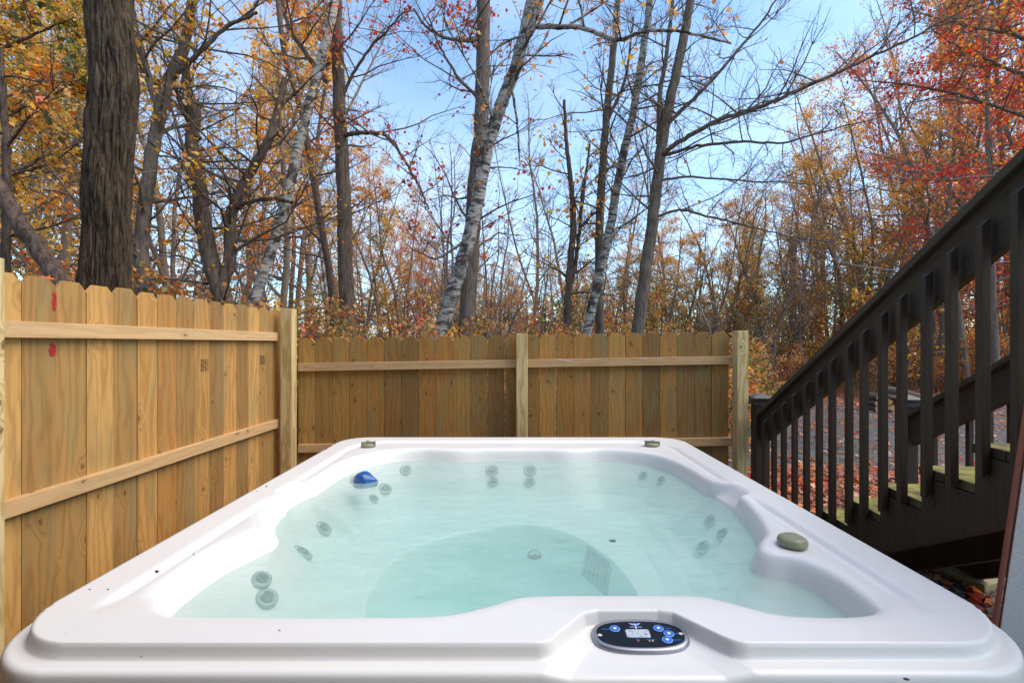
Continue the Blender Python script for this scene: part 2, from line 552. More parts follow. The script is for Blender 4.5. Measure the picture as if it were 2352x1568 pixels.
OPEN = catmull([(.80, 1.105), (.865, 1.135), (.888, 1.23), (.88, 1.34), (.84, 1.42), (.768, 1.468), (.80, 1.54), (.86, 1.62), (.905, 1.76),
                (.938, 1.93), (.93, 2.1), (.915, 2.28), (.905, 2.46), (.87, 2.64), (.79, 2.785), (.66, 2.865), (.51, 2.895), (.33, 2.868), (.17, 2.885), (0, 2.89), (-.17, 2.885),
                (-.33, 2.868), (-.53, 2.9), (-.68, 2.87), (-.80, 2.79), (-.88, 2.64), (-.915, 2.46), (-.925, 2.28), (-.94, 2.1), (-.952, 1.95), (-.915, 1.80),
                (-.836, 1.665), (-.85, 1.58), (-.89, 1.46), (-.905, 1.33), (-.885, 1.19), (-.80, 1.108), (-.6, 1.1), (-.35, 1.1), (-.16, 1.108), (-.06, 1.15), (.01, 1.195), (.09, 1.208),
                (.27, 1.21), (.45, 1.208), (.52, 1.18), (.60, 1.12), (.68, 1.103)])
RECESS = [(.03, .80), (.06, .955), (.098, 1.03), (.168, 1.112), (.20, 1.122), (.34, 1.122), (.372, 1.112), (.452, 1.015), (.49, .955), (.54, .80)]


def tub_height(x, y):
    dbox = sd_rbox(x, y, 0, 2.103, 1.104, 1.105, .175)
    drec = sd_poly(x, y, RECESS)
    k = .03
    h = np.clip(.5 + .5 * (dbox + drec) / k, 0, 1)
    dpl = (-drec) * (1 - h) + dbox * h + k * h * (1 - h)       # smooth max(dbox, -drec)
    z = np.full(x.shape, T)
    z -= .033 * sstep(-.003, .006, dpl)
    # gentle tilt of the recess floor
    z -= .012 * np.clip(-drec / .05, 0, 1) * sstep(1.12, .98, y)
    # soft channel inside the outer rim
    dg = sd_rbox(x, y, 0, 2.095 - .3, .972, 1.28, .22)
    fade = sstep(1.10, 1.22, y) * (1 - .9 * np.exp(-((y - 2.06) / .16) ** 4) * (np.abs(x) > .6))
    z -= fade * (.011 * np.exp(-(dg / .015) ** 2) + .007 * sstep(.01, -.02, dg))
    # scooped notches either side
    for sx in (-1, 1):
        a = sstep(2.215, 2.175, y + (np.abs(x) - .9) * .6)          # steep far flank
        b = sstep(1.955, 2.0, y - (np.abs(x) - .9) * .5)
        c = sstep(1.01, .93, np.abs(x)) * sstep(.70, .80, np.abs(x)) * (np.sign(x) == sx)
        z -= .058 * a * b * c
    d = -sd_poly(x, y, OPEN)
    prof_d = np.array([-.03, -.012, 0, .008, .016, .028, .05, .09, .15, .24, .34, .5])
    prof_z = np.array([0, .0015, .006, .016, .036, .075, .115, .165, .235, .29, .305, .31])
    drop = np.interp(d, prof_d, prof_z)
    # a slightly softer wall on the lounger side (left)
    soft = np.interp(d, [-.075, -.055, -.03, 0, .025, .05, .09, .15, .24, .34, .5], [0, .001, .008, .032, .072, .10, .14, .2, .28, .305, .31])
    wl = sstep(-.55, -.75, x) * sstep(1.95, 1.75, y) * sstep(1.13, 1.32, y)
    drop = drop * (1 - wl) + soft * wl
    # footwell
    fw = np.hypot((x + .03) / .50, (y - 1.86) / .62)
    drop += .40 * sstep(1.02, .88, fw) * (d > .02)
    # seat sculpting
    drop += .02 * np.sin(x * 5.0) * np.sin(y * 4.2) * sstep(.2, .35, d)
    z -= drop
    return z, dpl


def build_tub():
    tub = empty('hot_tub', (0, 2.095, 0))
    tag(tub, 'large white acrylic hot tub full of turquoise water with a black control panel', 'hot tub')
    step = .0062
    xs = np.concatenate([np.arange(-1.20, .02, step), np.arange(.02, .56, .0022), np.arange(.56, 1.2001, step)]); ys = np.concatenate([np.arange(.88, 1.16, .0025), np.arange(1.16, 1.25, .004), np.arange(1.25, 3.33, step)])
    X, Y = np.meshgrid(xs, ys)
    Z, _ = tub_height(X, Y)
    d2 = sd_rbox(X, Y, 0, 2.095, 1.138, 1.141, .20)
    e = 1e-4
    gxn = (sd_rbox(X + e, Y, 0, 2.095, 1.138, 1.141, .20) - d2) / e
    gyn = (sd_rbox(X, Y + e, 0, 2.095, 1.138, 1.141, .20) - d2) / e
    r = .015
    roll = np.clip(d2 + r, 0, r)
    Z -= r - np.sqrt(np.maximum(r * r - roll * roll, 0))
    out = np.maximum(d2, 0)
    X2 = X - gxn * out; Y2 = Y - gyn * out
    Z -= np.minimum(out * 6, .14)
    keep = d2 < .03
    vv = np.stack([X2, Y2, Z], -1).reshape(-1, 3)
    ny, nx = X.shape
    ii = np.arange(ny * nx).reshape(ny, nx)
    ff = np.stack([ii[:-1, :-1], ii[:-1, 1:], ii[1:, 1:], ii[1:, :-1]], -1)
    kf = keep[:-1, :-1] & keep[:-1, 1:] & keep[1:, 1:] & keep[1:, :-1]
    ff = ff[kf]
    used = np.unique(ff); remap = np.full(ny * nx, -1); remap[used] = np.arange(len(used))
    me = fast_mesh('shell', vv[used], remap[ff], 4, True)
    link('shell', me, M_TUB, tub)
    # cabinet under the lip
    mb = MB()
    n = 22
    for sgn in (-1, 1):
        for i in range(n):
            w = 2.06 / n
            mb.box((-1.03 + w * (i + .5), 2.095 + sgn * 1.05, .40), (w - .004, .02, .78))
            mb.box((sgn * 1.05, 1.045 + 2.1 * (i + .5) / n, .40), (.02, 2.1 / n - .004, .78))
    mb.build('cabinet', M_CABINET, tub)
    # water body (closed volume, hidden bottom lies under the shell)
    wx = np.arange(-.96, .961, .012); wy = np.arange(1.07, 2.93, .012)
    bm_v, idx = [], {}
    XX, YY = np.meshgrid(wx, wy)
    sd = sd_poly(XX, YY, OPEN)
    ins = sd < .012
    q = ins[:-1, :-1] & ins[:-1, 1:] & ins[1:, 1:] & ins[1:, :-1]
    H, W = XX.shape
    ij = np.arange(H * W).reshape(H, W)
    rip = np.zeros((H, W))
    for a, b, c, dd in ((9, 13, .9, .6), (17, -11, .4, .4), (5, 23, 2, .35), (-21, 27, 1, .2)):
        rip += dd * np.sin(XX * a + YY * b + c + 1.5 * np.sin(XX * 4 + YY * 3))
    ztop = WZ + rip * .0009
    top = np.stack([XX, YY, ztop], -1).reshape(-1, 3)
    bot = np.stack([XX, YY, np.full_like(XX, .10)], -1).reshape(-1, 3)
    tf = np.stack([ij[:-1, :-1], ij[:-1, 1:], ij[1:, 1:], ij[1:, :-1]], -1)[q]
    bf = tf[:, ::-1] + H * W
    side = []
    qq = np.zeros((H + 1, W + 1), bool); qq[1:H, 1:W] = q
    for j in range(H - 1):
        for i in range(W - 1):
            if not q[j, i]: continue
            a, b, c, d = ij[j, i], ij[j, i + 1], ij[j + 1, i + 1], ij[j + 1, i]
            if not qq[j, i + 1]: side.append([b, a, a + H * W, b + H * W])
            if not qq[j + 2, i + 1]: side.append([d, c, c + H * W, d + H * W])
            if not qq[j + 1, i]: side.append([a, d, d + H * W, a + H * W])
            if not qq[j + 1, i + 2]: side.append([c, b, b + H * W, c + H * W])
    fs = np.concatenate([tf, bf, np.array(side)])
    vs = np.concatenate([top, bot])
    used = np.unique(fs); remap = np.full(len(vs), -1); remap[used] = np.arange(len(used))
    me = fast_mesh('water', vs[used], remap[fs], 4, True)
    sm = np.ones(len(fs), bool); sm[len(tf):] = False
    me.polygons.foreach_set('use_smooth', sm)
    w = link('water', me, M_WATER, tub)
    w['label'] = 'turquoise rippled water filling the tub'
    return tub


TUB = build_tub()


# ---- lathe helper
def lathe(profile, n=28, c=(0, 0, 0), axis=(0, 0, 1), squash=(1, 1), wob=0.0, seed=0):
    q = Vector(axis).to_track_quat('Z', 'Y'); c = Vector(c)
    verts, faces = [], []
    for k, (r, z) in enumerate(profile):
        for i in range(n):
            a = 2 * math.pi * i / n
            rr = r * (1 + wob * math.sin(a * 5 + seed))
            verts.append(tuple(c + q @ Vector((math.cos(a) * rr * squash[0], math.sin(a) * rr * squash[1], z))))
    for k in range(len(profile) - 1):
        for i in range(n):
            j = (i + 1) % n
            faces.append((k * n + i, k * n + j, (k + 1) * n + j, (k + 1) * n + i))
    faces.append(tuple(range(n))[::-1])
    faces.append(tuple((len(profile) - 1) * n + i for i in range(n)))
    return verts, faces


def lathe_obj(name, m, parent, profile, **kw):
    v, f = lathe(profile, **kw)
    me = bpy.data.meshes.new(name); me.from_pydata(v, [], f); smooth_all(me)
    for p in me.polygons:
        if len(p.vertices) > 4: p.use_smooth = False
    me.update()
    return link(name, me, m, parent)


# ---- knobs
k = lathe_obj('diverter_knob', M_KNOB, TUB, [(.036, 0), (.0425, .006), (.0432, .014), (.038, .024), (.027, .031), (.0262, .0305), (.018, .0335), (.006, .0345)],
              c=(.871, 1.494, T - .005), wob=.025, n=40)
k['label'] = 'round sage green knob with a smooth domed top'
for cx, cy, s, rot, lab in ((-.878, 2.93, 1, .2, 'sage green valve knob missing its cap at the back left corner'), (.86, 2.95, -1, -.25, 'sage green valve knob missing its cap at the back right corner')):
    k = lathe_obj('diverter_knob', M_KNOB, TUB, [(.034, 0), (.04, .004), (.041, .012), (.036, .018), (.012, .02)], c=(cx, cy, T - .006), n=32, squash=(1.05, .8))
    k['label'] = lab
    mb = MB()
    a = Vector((math.cos(rot), math.sin(rot), 0)); b = Vector((-math.sin(rot), math.cos(rot), 0))
    cc = Vector((cx, cy, T + .012))
    mb.bar(cc - a * .040, cc + a * .046, .028, .008, (0, 0, 1))
    mb.bar(cc + a * .02 * s + b * -.004, cc - a * .012 * s + b * .034, .030, .007, (0, 0, 1))
    mb.bar(cc + a * .042 * s + b * -.018, cc + a * .042 * s + b * .018, .03, .006, (0, 0, 1))
    o = mb.build('handle', M_KNOB, k, .0015); o.location = (0, 0, 0)

# ---- jets (positions on the shell found by tracing where each is seen through the water)
def surf(x, y):
    return float(tub_height(np.array([[x]]), np.array([[y]]))[0][0, 0])


def through_water(px, py):
    D = np.array([(px - 1176) / FPX, 1.0, (790 - py) / FPX]); D /= np.linalg.norm(D)
    tt = (WZ - CAMZ) / D[2]; S = np.array([0, 0, CAMZ]) + D * tt
    n = 1.0; cosi = -D[2]; k = 1 - n * n * (1 - cosi * cosi)
    Rv = n * D + (n * cosi - math.sqrt(k)) * np.array([0, 0, 1.0])
    for i in range(1, 400):
        q = S + Rv * (i * .004)
        if surf(q[0], q[1]) >= q[2]: break
    return q


JETS = [(932, 1079, .040), (1130, 1081, .045), (1132, 1106, .038), (1218, 1081, .045), (1216, 1106, .038), (812, 1106, .036), (884, 1122, .046), (858, 1146, .034),
        (742, 1214, .048), (693, 1270, .052), (600, 1332, .036), (612, 1374, .040), (1478, 1093, .03), (1520, 1103, .032), (1632, 1198, .040), (1663, 1230, .042), (1616, 1258, .042)]
M_JET = simple('jet_plastic', (.24, .31, .28), .25, var=.15, scale=40)
M_NOZ = simple('jet_nozzle_plastic', (.03, .05, .045), .3, var=.1, scale=40)
M_CHROME = simple('chrome', (.55, .58, .6), .2, metal=1, var=.05)
for px, py, r in JETS:
    r *= .78
    q = through_water(px, py)
    e = .012
    nx_ = -(surf(q[0] + e, q[1]) - surf(q[0] - e, q[1])) / (2 * e); ny_ = -(surf(q[0], q[1] + e) - surf(q[0], q[1] - e)) / (2 * e)
    nv = Vector((nx_ * .6, ny_ * .6, 1)).normalized()
    c = Vector((q[0], q[1], surf(q[0], q[1]))) + nv * .001
    j = lathe_obj('jet', M_JET, TUB, [(r * 1.12, -.004), (r * 1.1, .006), (r * .85, .010), (r * .72, .004), (r * .5, .003)], c=c, axis=nv, n=24)
    o = lathe_obj('nozzle', M_NOZ, j, [(r * .62, .004), (r * .55, .013), (r * .42, .014), (r * .36, .004), (r * .16, .003), (r * .14, .010)], c=c, axis=nv, n=16); o.location = (0, 0, 0)
# footwell filter grille
q = through_water(1375, 1312)
M_GRILLE = simple('grille_plastic', (.16, .23, .26), .4)
mb = MB()
c0 = Vector((q[0] + .0, q[1], surf(q[0], q[1])))
e = .03
nv = Vector((-(surf(q[0] + e, q[1]) - surf(q[0] - e, q[1])) / (2 * e), -(surf(q[0], q[1] + e) - surf(q[0], q[1] - e)) / (2 * e), 1)).normalized()
sdv = Vector((0, 1, 0)); sdv = (sdv - nv * sdv.dot(nv)).normalized(); up = nv.cross(sdv).normalized()
for i in range(7):
    cc = c0 + nv * .012 + sdv * ((i - 3) * .026)
    mb.bar(cc - up * .06, cc + up * .06, .018, .008, sdv)
mb.bar(c0 + nv * .003 - up * .07, c0 + nv * .003 + up * .07, .20, .01, sdv)
mb.build('filter_grille', M_GRILLE, TUB, .002)

# ---- control panel
PC = Vector((.286, 1.074, T - .036))
panel = empty('control_panel', PC); panel.parent = TUB; panel.location = PC - Vector(TUB.location)
panel['label'] = 'oval black control panel with a grey bezel and blue buttons'
tilt = R(9)
pq = Matrix.Rotation(tilt, 4, 'X').to_quaternion()


def stadium(hx, hy, n=20, p=2.6):
    out = []
    for i in range(4 * n):
        a = 2 * math.pi * i / (4 * n); c, s = math.cos(a), math.sin(a)
        out.append((hx * math.copysign(abs(c) ** (2 / p), c), hy * math.copysign(abs(s) ** (2 / p), s)))
    return out


def panel_part(name, m, rings, smooth=True, parent=None, off=(0, 0)):
    """rings: list of (outline, z)"""
    verts, faces = [], []
    n = len(rings[0][0])
    for o_, z in rings:
        for x, y in o_: verts.append(tuple(pq @ Vector(((x + off[0]) * .97, (y + off[1]) * .84, z * .8))))
    for k in range(len(rings) - 1):
        for i in range(n):
            j = (i + 1) % n
            faces.append((k * n + i, k * n + j, (k + 1) * n + j, (k + 1) * n + i))
    faces.append(tuple((len(rings) - 1) * n + i for i in range(n)))
    me = bpy.data.meshes.new(name); me.from_pydata(verts, [], faces); smooth_all(me, smooth)
    me.polygons[len(me.polygons) - 1].use_smooth = False
    me.update()
    return link(name, me, m, parent or panel, (0, 0, 0))


M_BEZEL = simple('brushed_grey_bezel', (.32, .32, .34), .3, metal=.6, var=.1, scale=50)
M_BLACK = simple('black_glossy_overlay', (.006, .007, .008), .2, var=.1, spec=.25)
M_BLUE = simple('blue_button', (.02, .13, .55), .3, var=.1)
M_WHT = simple('white_print', (.75, .77, .8), .5, var=.05)
M_LBLUE = simple('light_blue_print', (.22, .42, .85), .5, var=.05)
M_BPRINT = simple('blue_print', (.03, .2, .75), .5, var=.05)
M_PURP = simple('lilac_print', (.5, .45, .8), .5, var=.05)
panel_part('bezel', M_BEZEL, [(stadium(.1105, .0575), -.004), (stadium(.112, .059), .004), (stadium(.109, .056), .011), (stadium(.1045, .050), .0135), (stadium(.100, .046), .0125)])
face = panel_part('faceplate', M_BLACK, [(stadium(.1005, .0465), .0110), (stadium(.1000, .0460), .0131)])


def circ(r, sy=1.0, n=24): return [(r * math.cos(2 * math.pi * i / n), r * sy * math.sin(2 * math.pi * i / n)) for i in range(n)]


ZP = .0133
for (bx, by) in ((-.055, .018), (.047, .019), (.066, .0), (.0565, -.0215)):
    b = panel_part('button', M_BLUE, [(circ(.0118), ZP - .0005), (circ(.0116), ZP + .0010)], off=(bx, by))
    panel_part('button_ring', M_LBLUE, [(circ(.0118), ZP + .0011), (circ(.0108), ZP + .0016)], off=(bx, by), parent=b)
    panel_part('button_face', M_BLUE, [(circ(.0105), ZP + .0016), (circ(.0104), ZP + .0019)], off=(bx, by), parent=b)
    star = [((.0052 if i % 2 else .0028) * math.cos(math.pi * i / 9), (.0052 if i % 2 else .0028) * math.sin(math.pi * i / 9)) for i in range(18)]
    panel_part('button_symbol', M_WHT, [(star, ZP + .0019), (star, ZP + .0023)], smooth=False, off=(bx, by), parent=b)
scr = panel_part('display_frame', simple('silver_frame', (.6, .6, .6), .3, metal=.6), [(stadium(.0275, .0145, p=9), ZP - .0005), (stadium(.0272, .0142, p=9), ZP + .0006)], off=(-.005, .0015))
ts = NT('lcd_display')
tc_ = ts.n('ShaderNodeTexCoord').outputs['Object']
ts.P(Base__Color=ts.ramp(ts.noise(tc_, 45, 4, .6, 1.5), [(.3, (.10, .10, .11)), (.45, (.42, .55, .55)), (.55, (.55, .42, .55)), (.7, (.62, .6, .55))]), Roughness=.15)
panel_part('display', ts.m, [(stadium(.0257, .0127, p=9), ZP + .0006), (stadium(.0255, .0125, p=9), ZP + .0009)], off=(-.005, .0015))
for lx, c in ((-.010, (.35, .12, .12)), (.0155, (.6, .25, .05)), (.0225, (.45, .47, .42))):
    panel_part('indicator_light', simple('indicator', c, .3), [(circ(.0024), ZP), (circ(.0020), ZP + .0012)], off=(lx, -.0245))
for lx in (-.0935, .0935):
    panel_part('worn_patch', simple('bare_plastic', (.62, .6, .58), .5), [(circ(.0058, .8, 9), ZP - .0003), (circ(.0052, .8, 9), ZP + .0003)], smooth=False, off=(lx, .001 if lx > 0 else -.004))


def text_part(name, s, size, m, x, y, parent, sx=1.0, z=ZP + .0004, align='CENTER'):
    cu = bpy.data.curves.new('t', 'FONT'); cu.body = s; cu.size = size; cu.align_x = align; cu.align_y = 'CENTER'; cu.extrude = .0001; cu.resolution_u = 2
    to = bpy.data.objects.new('t', cu); COL.objects.link(to)
    bpy.context.view_layer.update()
    me = bpy.data.meshes.new_from_object(to.evaluated_get(bpy.context.evaluated_depsgraph_get()))
    bpy.data.objects.remove(to); me.name = name
    for v in me.vertices:
        v.co = pq @ Vector(((v.co.x * sx + x) * .97, (v.co.y + y) * .84, (v.co.z + z) * .8))
    me.materials.clear()
    return link(name, me, m, parent, (0, 0, 0))


for s, x, y, sz in (('Pump', -.0755, .0165, .0075), ('Temp', .0685, .0195, .0065), ('Lights', .0845, .001, .006), ('Stereo', .0775, -.0215, .0075), ('Heat', -.010, -.0195, .0050), ('Light', .0135, -.0195, .0048), ('Pump', .0238, -.0195, .0048)):
    text_part('lettering', s, sz, M_BPRINT, x, y, face)
text_part('lettering', 'WELLNESS', .0062, M_PURP, -.005, .0235, face, 1.0, ZP + .0007)
wing = [(0, .0), (.004, .0045), (.009, .0052), (.0145, .0064), (.010, .0012), (.005, -.0018), (.001, -.0026)]
for s in (-1, 1):
    panel_part('emblem_wing', M_LBLUE, [([(s * a, b) for a, b in wing][::s], ZP), ([(s * a, b) for a, b in wing][::s], ZP + .0004)], smooth=False, off=(-.005, .0325), parent=face)
rod = [(-.0006, .006), (.0006, .006), (.0006, -.008), (.0024, -.006), (.0006, -.0165), (-.0006, -.0165), (-.0024, -.009), (-.0006, -.008)]
panel_part('emblem_rod', M_WHT, [(rod, ZP), (rod, ZP + .0005)], smooth=False, off=(-.005, .0335), parent=face)

# ---- floating blue thing and bubbles
def deform_dome(name, m, c, a, b, h, seed, point=1):
    verts, faces = [], []
    nu, nv_ = 48, 16
    for j in range(-5, nv_ + 1):
        ph = j / nv_ * math.pi / 2
        for i in range(nu):
            th = 2 * math.pi * i / nu
            cr = max(math.cos(ph), 0) ** .75
            x = math.cos(th) * cr * a; y = math.sin(th) * cr * b; z = math.sin(ph) * h
            if point and x > 0:
                tpr = x / a; y *= 1 - .55 * tpr ** 2.2; x *= 1 + .28 * tpr ** 3; z *= 1 - .45 * tpr ** 1.5 * (1 if z > 0 else 0)
            nn = mnoise.noise(Vector((x * 22, y * 22, z * 22 + seed))) * .1
            verts.append((c[0] + x * (1 + nn), c[1] + y * (1 + nn), c[2] + z * (1 + nn)))
    rows = nv_ + 6
    for j in range(rows - 1):
        for i in range(nu):
            k_ = (i + 1) % nu
            faces.append((j * nu + i, j * nu + k_, (j + 1) * nu + k_, (j + 1) * nu + i))
    faces.append(tuple(range(nu))[::-1])
    me = bpy.data.meshes.new(name); me.from_pydata(verts, [], faces); smooth_all(me); me.update()
    return link(name, me, m)


tf = NT('blue_translucent_plastic')
tcf = tf.n('ShaderNodeTexCoord').outputs['Object']
tf.P(Base__Color=tf.mix(tf.noise(tcf, 25, 4, .6), (.008, .05, .24), (.02, .12, .36)), Roughness=.22, Normal=tf.bump(tf.noise(tcf, 45, 3), .3, .01))
tf.b.inputs['Transmission Weight'].default_value = .15
fl = deform_dome('spa_float', tf.m, (-.752, 2.45, WZ - .003), .056, .046, .050, 3.1)
tag(fl, 'blue domed plastic float bobbing in the back left corner of the tub', 'spa float')
tb = NT('bubble_film')
_mx = tb.n('ShaderNodeMixShader', Fac=tb.math('MULTIPLY', tb.n('ShaderNodeFresnel', IOR=1.15).outputs[0], .9))
tb.t.links.new(tb.n('ShaderNodeBsdfTransparent').outputs[0], _mx.inputs[1]); tb.t.links.new(tb.n('ShaderNodeBsdfGlossy', Roughness=.03).outputs[0], _mx.inputs[2])
tb.t.links.new(_mx.outputs[0], tb.out.inputs['Surface'])
for px, py, r, lab in ((1228, 1277, .0225, 'large clear air bubble floating in the middle of the hot tub water'), (1407, 1242, .012, 'mid sized clear bubble right of the largest bubble')):
    Yb = FPX * (CAMZ - WZ) / (py - 790); xb = (px - 1176) / FPX * Yb
    o = lathe_obj('air_bubble', tb.m, None, [(r * math.cos(a), r * .75 * math.sin(a)) for a in np.linspace(-.15, 1.5, 10)], c=(xb, Yb, WZ + .0022), n=24)
    tag(o, lab or 'small clear bubble floating just behind or beside the largest bubble', 'bubble', 'air bubbles on the tub water')

# small debris on the rim
M_DEB = simple('dry_debris', (.09, .05, .03), .8, bump=.3)
crumbs = [(206, 1353, .0035, 'tiny dark speck left of a pair of specks on the left front rim', None), (248, 1353, .0035, 'tiny dark speck beside the left rim channel near its front end', None),
          (445, 1264, .004, 'tan leaf fragment on the left rim above the armrest', None), (2082, 1521, .006, 'brown leaf fragment on the lower lip at the right front corner', None),
          (2096, 1541, .005, 'dark crumb on the lower lip just below a leaf fragment', None), (612, 1117, .006, 'largest crumb of dark debris on the left rim beside the fence', None),
          (590, 1128, .004, 'small dark crumb next to the largest debris on the left rim', None), (1692, 1078, .005, 'brown crumb on the right rim near the stair newel post', None), (642, 1380 + 67, .003, 'tiny black speck on the front rim', None)]
for px, py, s, lab, col in (*crumbs, (360, 1306, .008, 'brown crumpled leaf crumb in the channel of the left rim', None), (749, 1031, .008, 'dark sliver of leaf on the rim near the back left corner', None)):
    Yb = FPX * (CAMZ - T) / (py - 790)
    o = lathe_obj('leaf_crumb', M_DEB, None, [(s * .5, 0), (s, s * .3), (s * .5, s * .6)], c=((px - 1176) / FPX * Yb, Yb, float(tub_height(np.array([[(px - 1176) / FPX * Yb]]), np.array([[Yb]]))[0][0, 0]) - .0005), n=7, wob=.3, squash=(1, .6))
    tag(o, lab, 'leaf crumb', 'bits of debris on the hot tub rim')


# ------------------------------------------------------------------ fences
def dogear(w, h, e=.031):
    return [(-w / 2, 0), (w / 2, 0), (w / 2, h - e * 1.15), (w / 2 - e, h), (-w / 2 + e, h), (-w / 2, h - e * 1.15)]


M_RED = simple('red_paint', (.45, .02, .02), .5, var=.3, scale=60)
M_INK = simple('black_ink_stamp', (.05, .035, .02), .8)

# left fence: runs from the near left to the corner post
FX = lambda y: -1.868 + .0335 * (y - 3.85)
fdir = Vector((.0335, 1, 0)).normalized(); fside = Vector((1, -.0335, 0)).normalized()
lf = empty('wooden_fence', (FX(2.5), 2.5, 0))
tag(lf, 'tall new pine picket fence along the left side, with two red paint marks', 'fence')
mb = MB()
y = 1.336 - .1397 * 10
edges = []
while y < 3.86:
    h = 1.832 + random.uniform(-.004, .004)
    w = .1385 + random.uniform(-.001, .0005)
    yc = y + .07
    if 2.44 < yc < 2.56: w = .131
    c = Vector((FX(yc) - .008 + random.uniform(-.0012, .0012), yc, .03))
    tiltv = Vector((0, random.uniform(-.0008, .0008), 1))
    mb.prism(c, fdir, tiltv, dogear(w, h - .03), .016)
    y += .1397
mb.build('picket_panel', M_FENCE_L, lf, .0012)
for z0, nm in ((1.647, 0), (.966, 1)):
    mb = MB()
    a = Vector((FX(-.05) + .019, -.05, z0 - .032)); b = Vector((FX(3.79) + .019, 3.79, z0 - .032 + .003))
    mb.bar(a, b, .064, .038, (0, 0, 1))
    mb.build('rail', M_RAIL, lf, .002)
mb = MB(); mb.box((-1.885, 1.70, .92), (.089, .089, 1.90)); mb.build('post', M_POST, lf, .003)
mb = MB(); mb.box((-1.765, 3.80, .92), (.089, .089, 1.835)); mb.build('post', M_POST, lf, .003)
# red marks
for (yc, zc, hh, ww) in ((2.024, 1.738, .085, .011), (2.016, 1.535, .06, .018)):
    rr = random.Random(5)
    pts = []
    for i in range(30):
        a = 2 * math.pi * i / 30
        pts.append((math.copysign(abs(math.cos(a)) ** .6, math.cos(a)) * ww * (.45 + .55 * rr.random()), math.copysign(abs(math.sin(a)) ** .7, math.sin(a)) * hh * .5 * (.8 + .35 * rr.random())))
    mb = MB(); mb.prism((FX(yc) + .0022, yc, zc), fdir, (0, 0, 1), pts, .001)
    mb.build('paint_mark', M_RED, lf)
# ink stamps
def stamp(yc, zc, w, hgt):
    mb = MB()
    for cidx, off in enumerate((-.042, -.024, .0, .018, .042)):
        if abs(off) * 2 > w: continue
        for k_ in range(7):
            for b_ in ((0, .006), (.007, .0035)):
                zz = zc - hgt / 2 + (k_ + .5) * hgt / 7
                mb.box((FX(yc) + .0012, yc + off + b_[0] - .003, zz), (.0008, b_[1], .0022 if (k_ + cidx) % 3 else .008))
        for q_ in (-.006, .013):
            mb.box((FX(yc) + .0012, yc + off + q_, zc), (.0008, .0016, hgt))
    mb.build('ink_stamp', M_INK, lf)
stamp(3.00 - .02, 1.43, .1, .075); stamp(3.63, 1.44, .1, .07)

# back fence
bf_ = empty('wooden_fence', (0, 3.9, 0))
tag(bf_, 'darker treated picket fence across the back with three square posts', 'fence')
FZ = lambda x: 1.633 + .016 * x
mb = MB()
x = -1.735
i = 0
while x < 1.78:
    w = .1365 - (.0022 if .0 < x < .45 or -.35 < x < 0 else 0)
    xc = x + .07
    if xc + .06 < 1.83:
        mb.prism((xc, 3.905 + random.uniform(-.001, .001), .03), (1, 0, 0), (random.uniform(-.0009, .0009), 0, 1), dogear(w, FZ(xc) - .03), .016)
    x += .1397; i += 1
mb.build('picket_panel', M_FENCE_B, bf_, .0012)
for xa, xb, zo in ((-1.72, .045, 0), (.115, 1.77, 0)):
    for base in (1.434, .78):
        mb = MB()
        n = 14
        a = Vector((xa, 3.877, base - .032 + .0165 * xa)); b = Vector((xb, 3.877, base - .032 + .0165 * xb))
        mb.bar(a, b, .064, .038, (0, 0, 1)); mb.build('rail', M_RAIL if base > 1 else M_RAIL, bf_, .002)
for xc, zt in ((.079, 1.643), (1.815, 1.665)):
    mb = MB(); mb.box((xc, 3.822, zt / 2), (.089, .089, zt)); mb.build('post', M_POST, bf_, .003)
M_NAIL = simple('nail_head', (.10, .09, .085), .5, metal=.6)
mb = MB(); x = -1.735
while x < 1.75:
    for base in (1.434, .78):
        if not (.02 < x + .07 < .13): mb.prism((x + .045 + random.uniform(0, .04), 3.8572, base - .032 + .0165 * x + random.uniform(-.012, .012)), (1, 0, 0), (0, 0, 1), [(.003 * math.cos(a), .003 * math.sin(a)) for a in np.linspace(0, 5.5, 7)], .0016)
    x += .1397
nl = mb.build('nail_heads', M_NAIL, bf_); nl['kind'] = 'stuff'
# splintered strip on the right hand rail
mb = MB()
for (x0, x1, dz) in ((.40, .50, -.012), (.42, .47, -.02), (.36, .42, -.004), (1.02, 1.10, -.003)):
    pts = [(0, 0), ((x1 - x0) * .5, -.008), (x1 - x0, -.002), ((x1 - x0) * .6, .005)]
    mb.prism((x0, 3.8572, 1.434 + .0165 * x0 + dz), (1, 0, 0), (0, 0, 1), pts, .0016)
mb.build('splinter', simple('raw_wood', (.75, .52, .38), .8), bf_)

# ------------------------------------------------------------------ stairs
SX0, SK = 1.60, .0897     # plane of the near side: X = SX0 + SK*Y ; far side offset
st = empty('wooden_staircase', (2.2, 2.8, 0))
tag(st, 'dark stained wooden outdoor staircase with railings and mossy treads', 'staircase')
ZR = lambda y: CAMZ - .192 + (3.166 - y) * .556       # top of handrail
ZT = lambda y: 1.56 + (-.985) + (2.876 - y) * .578     # nosing line
SIDE = Vector((1, -SK, 0)).normalized(); ALG = Vector((SK, 1, 0)).normalized()


def spt(y, z, off=0.0):
    b = Vector((SX0 + SK * y, y, z))
    return b + SIDE * off


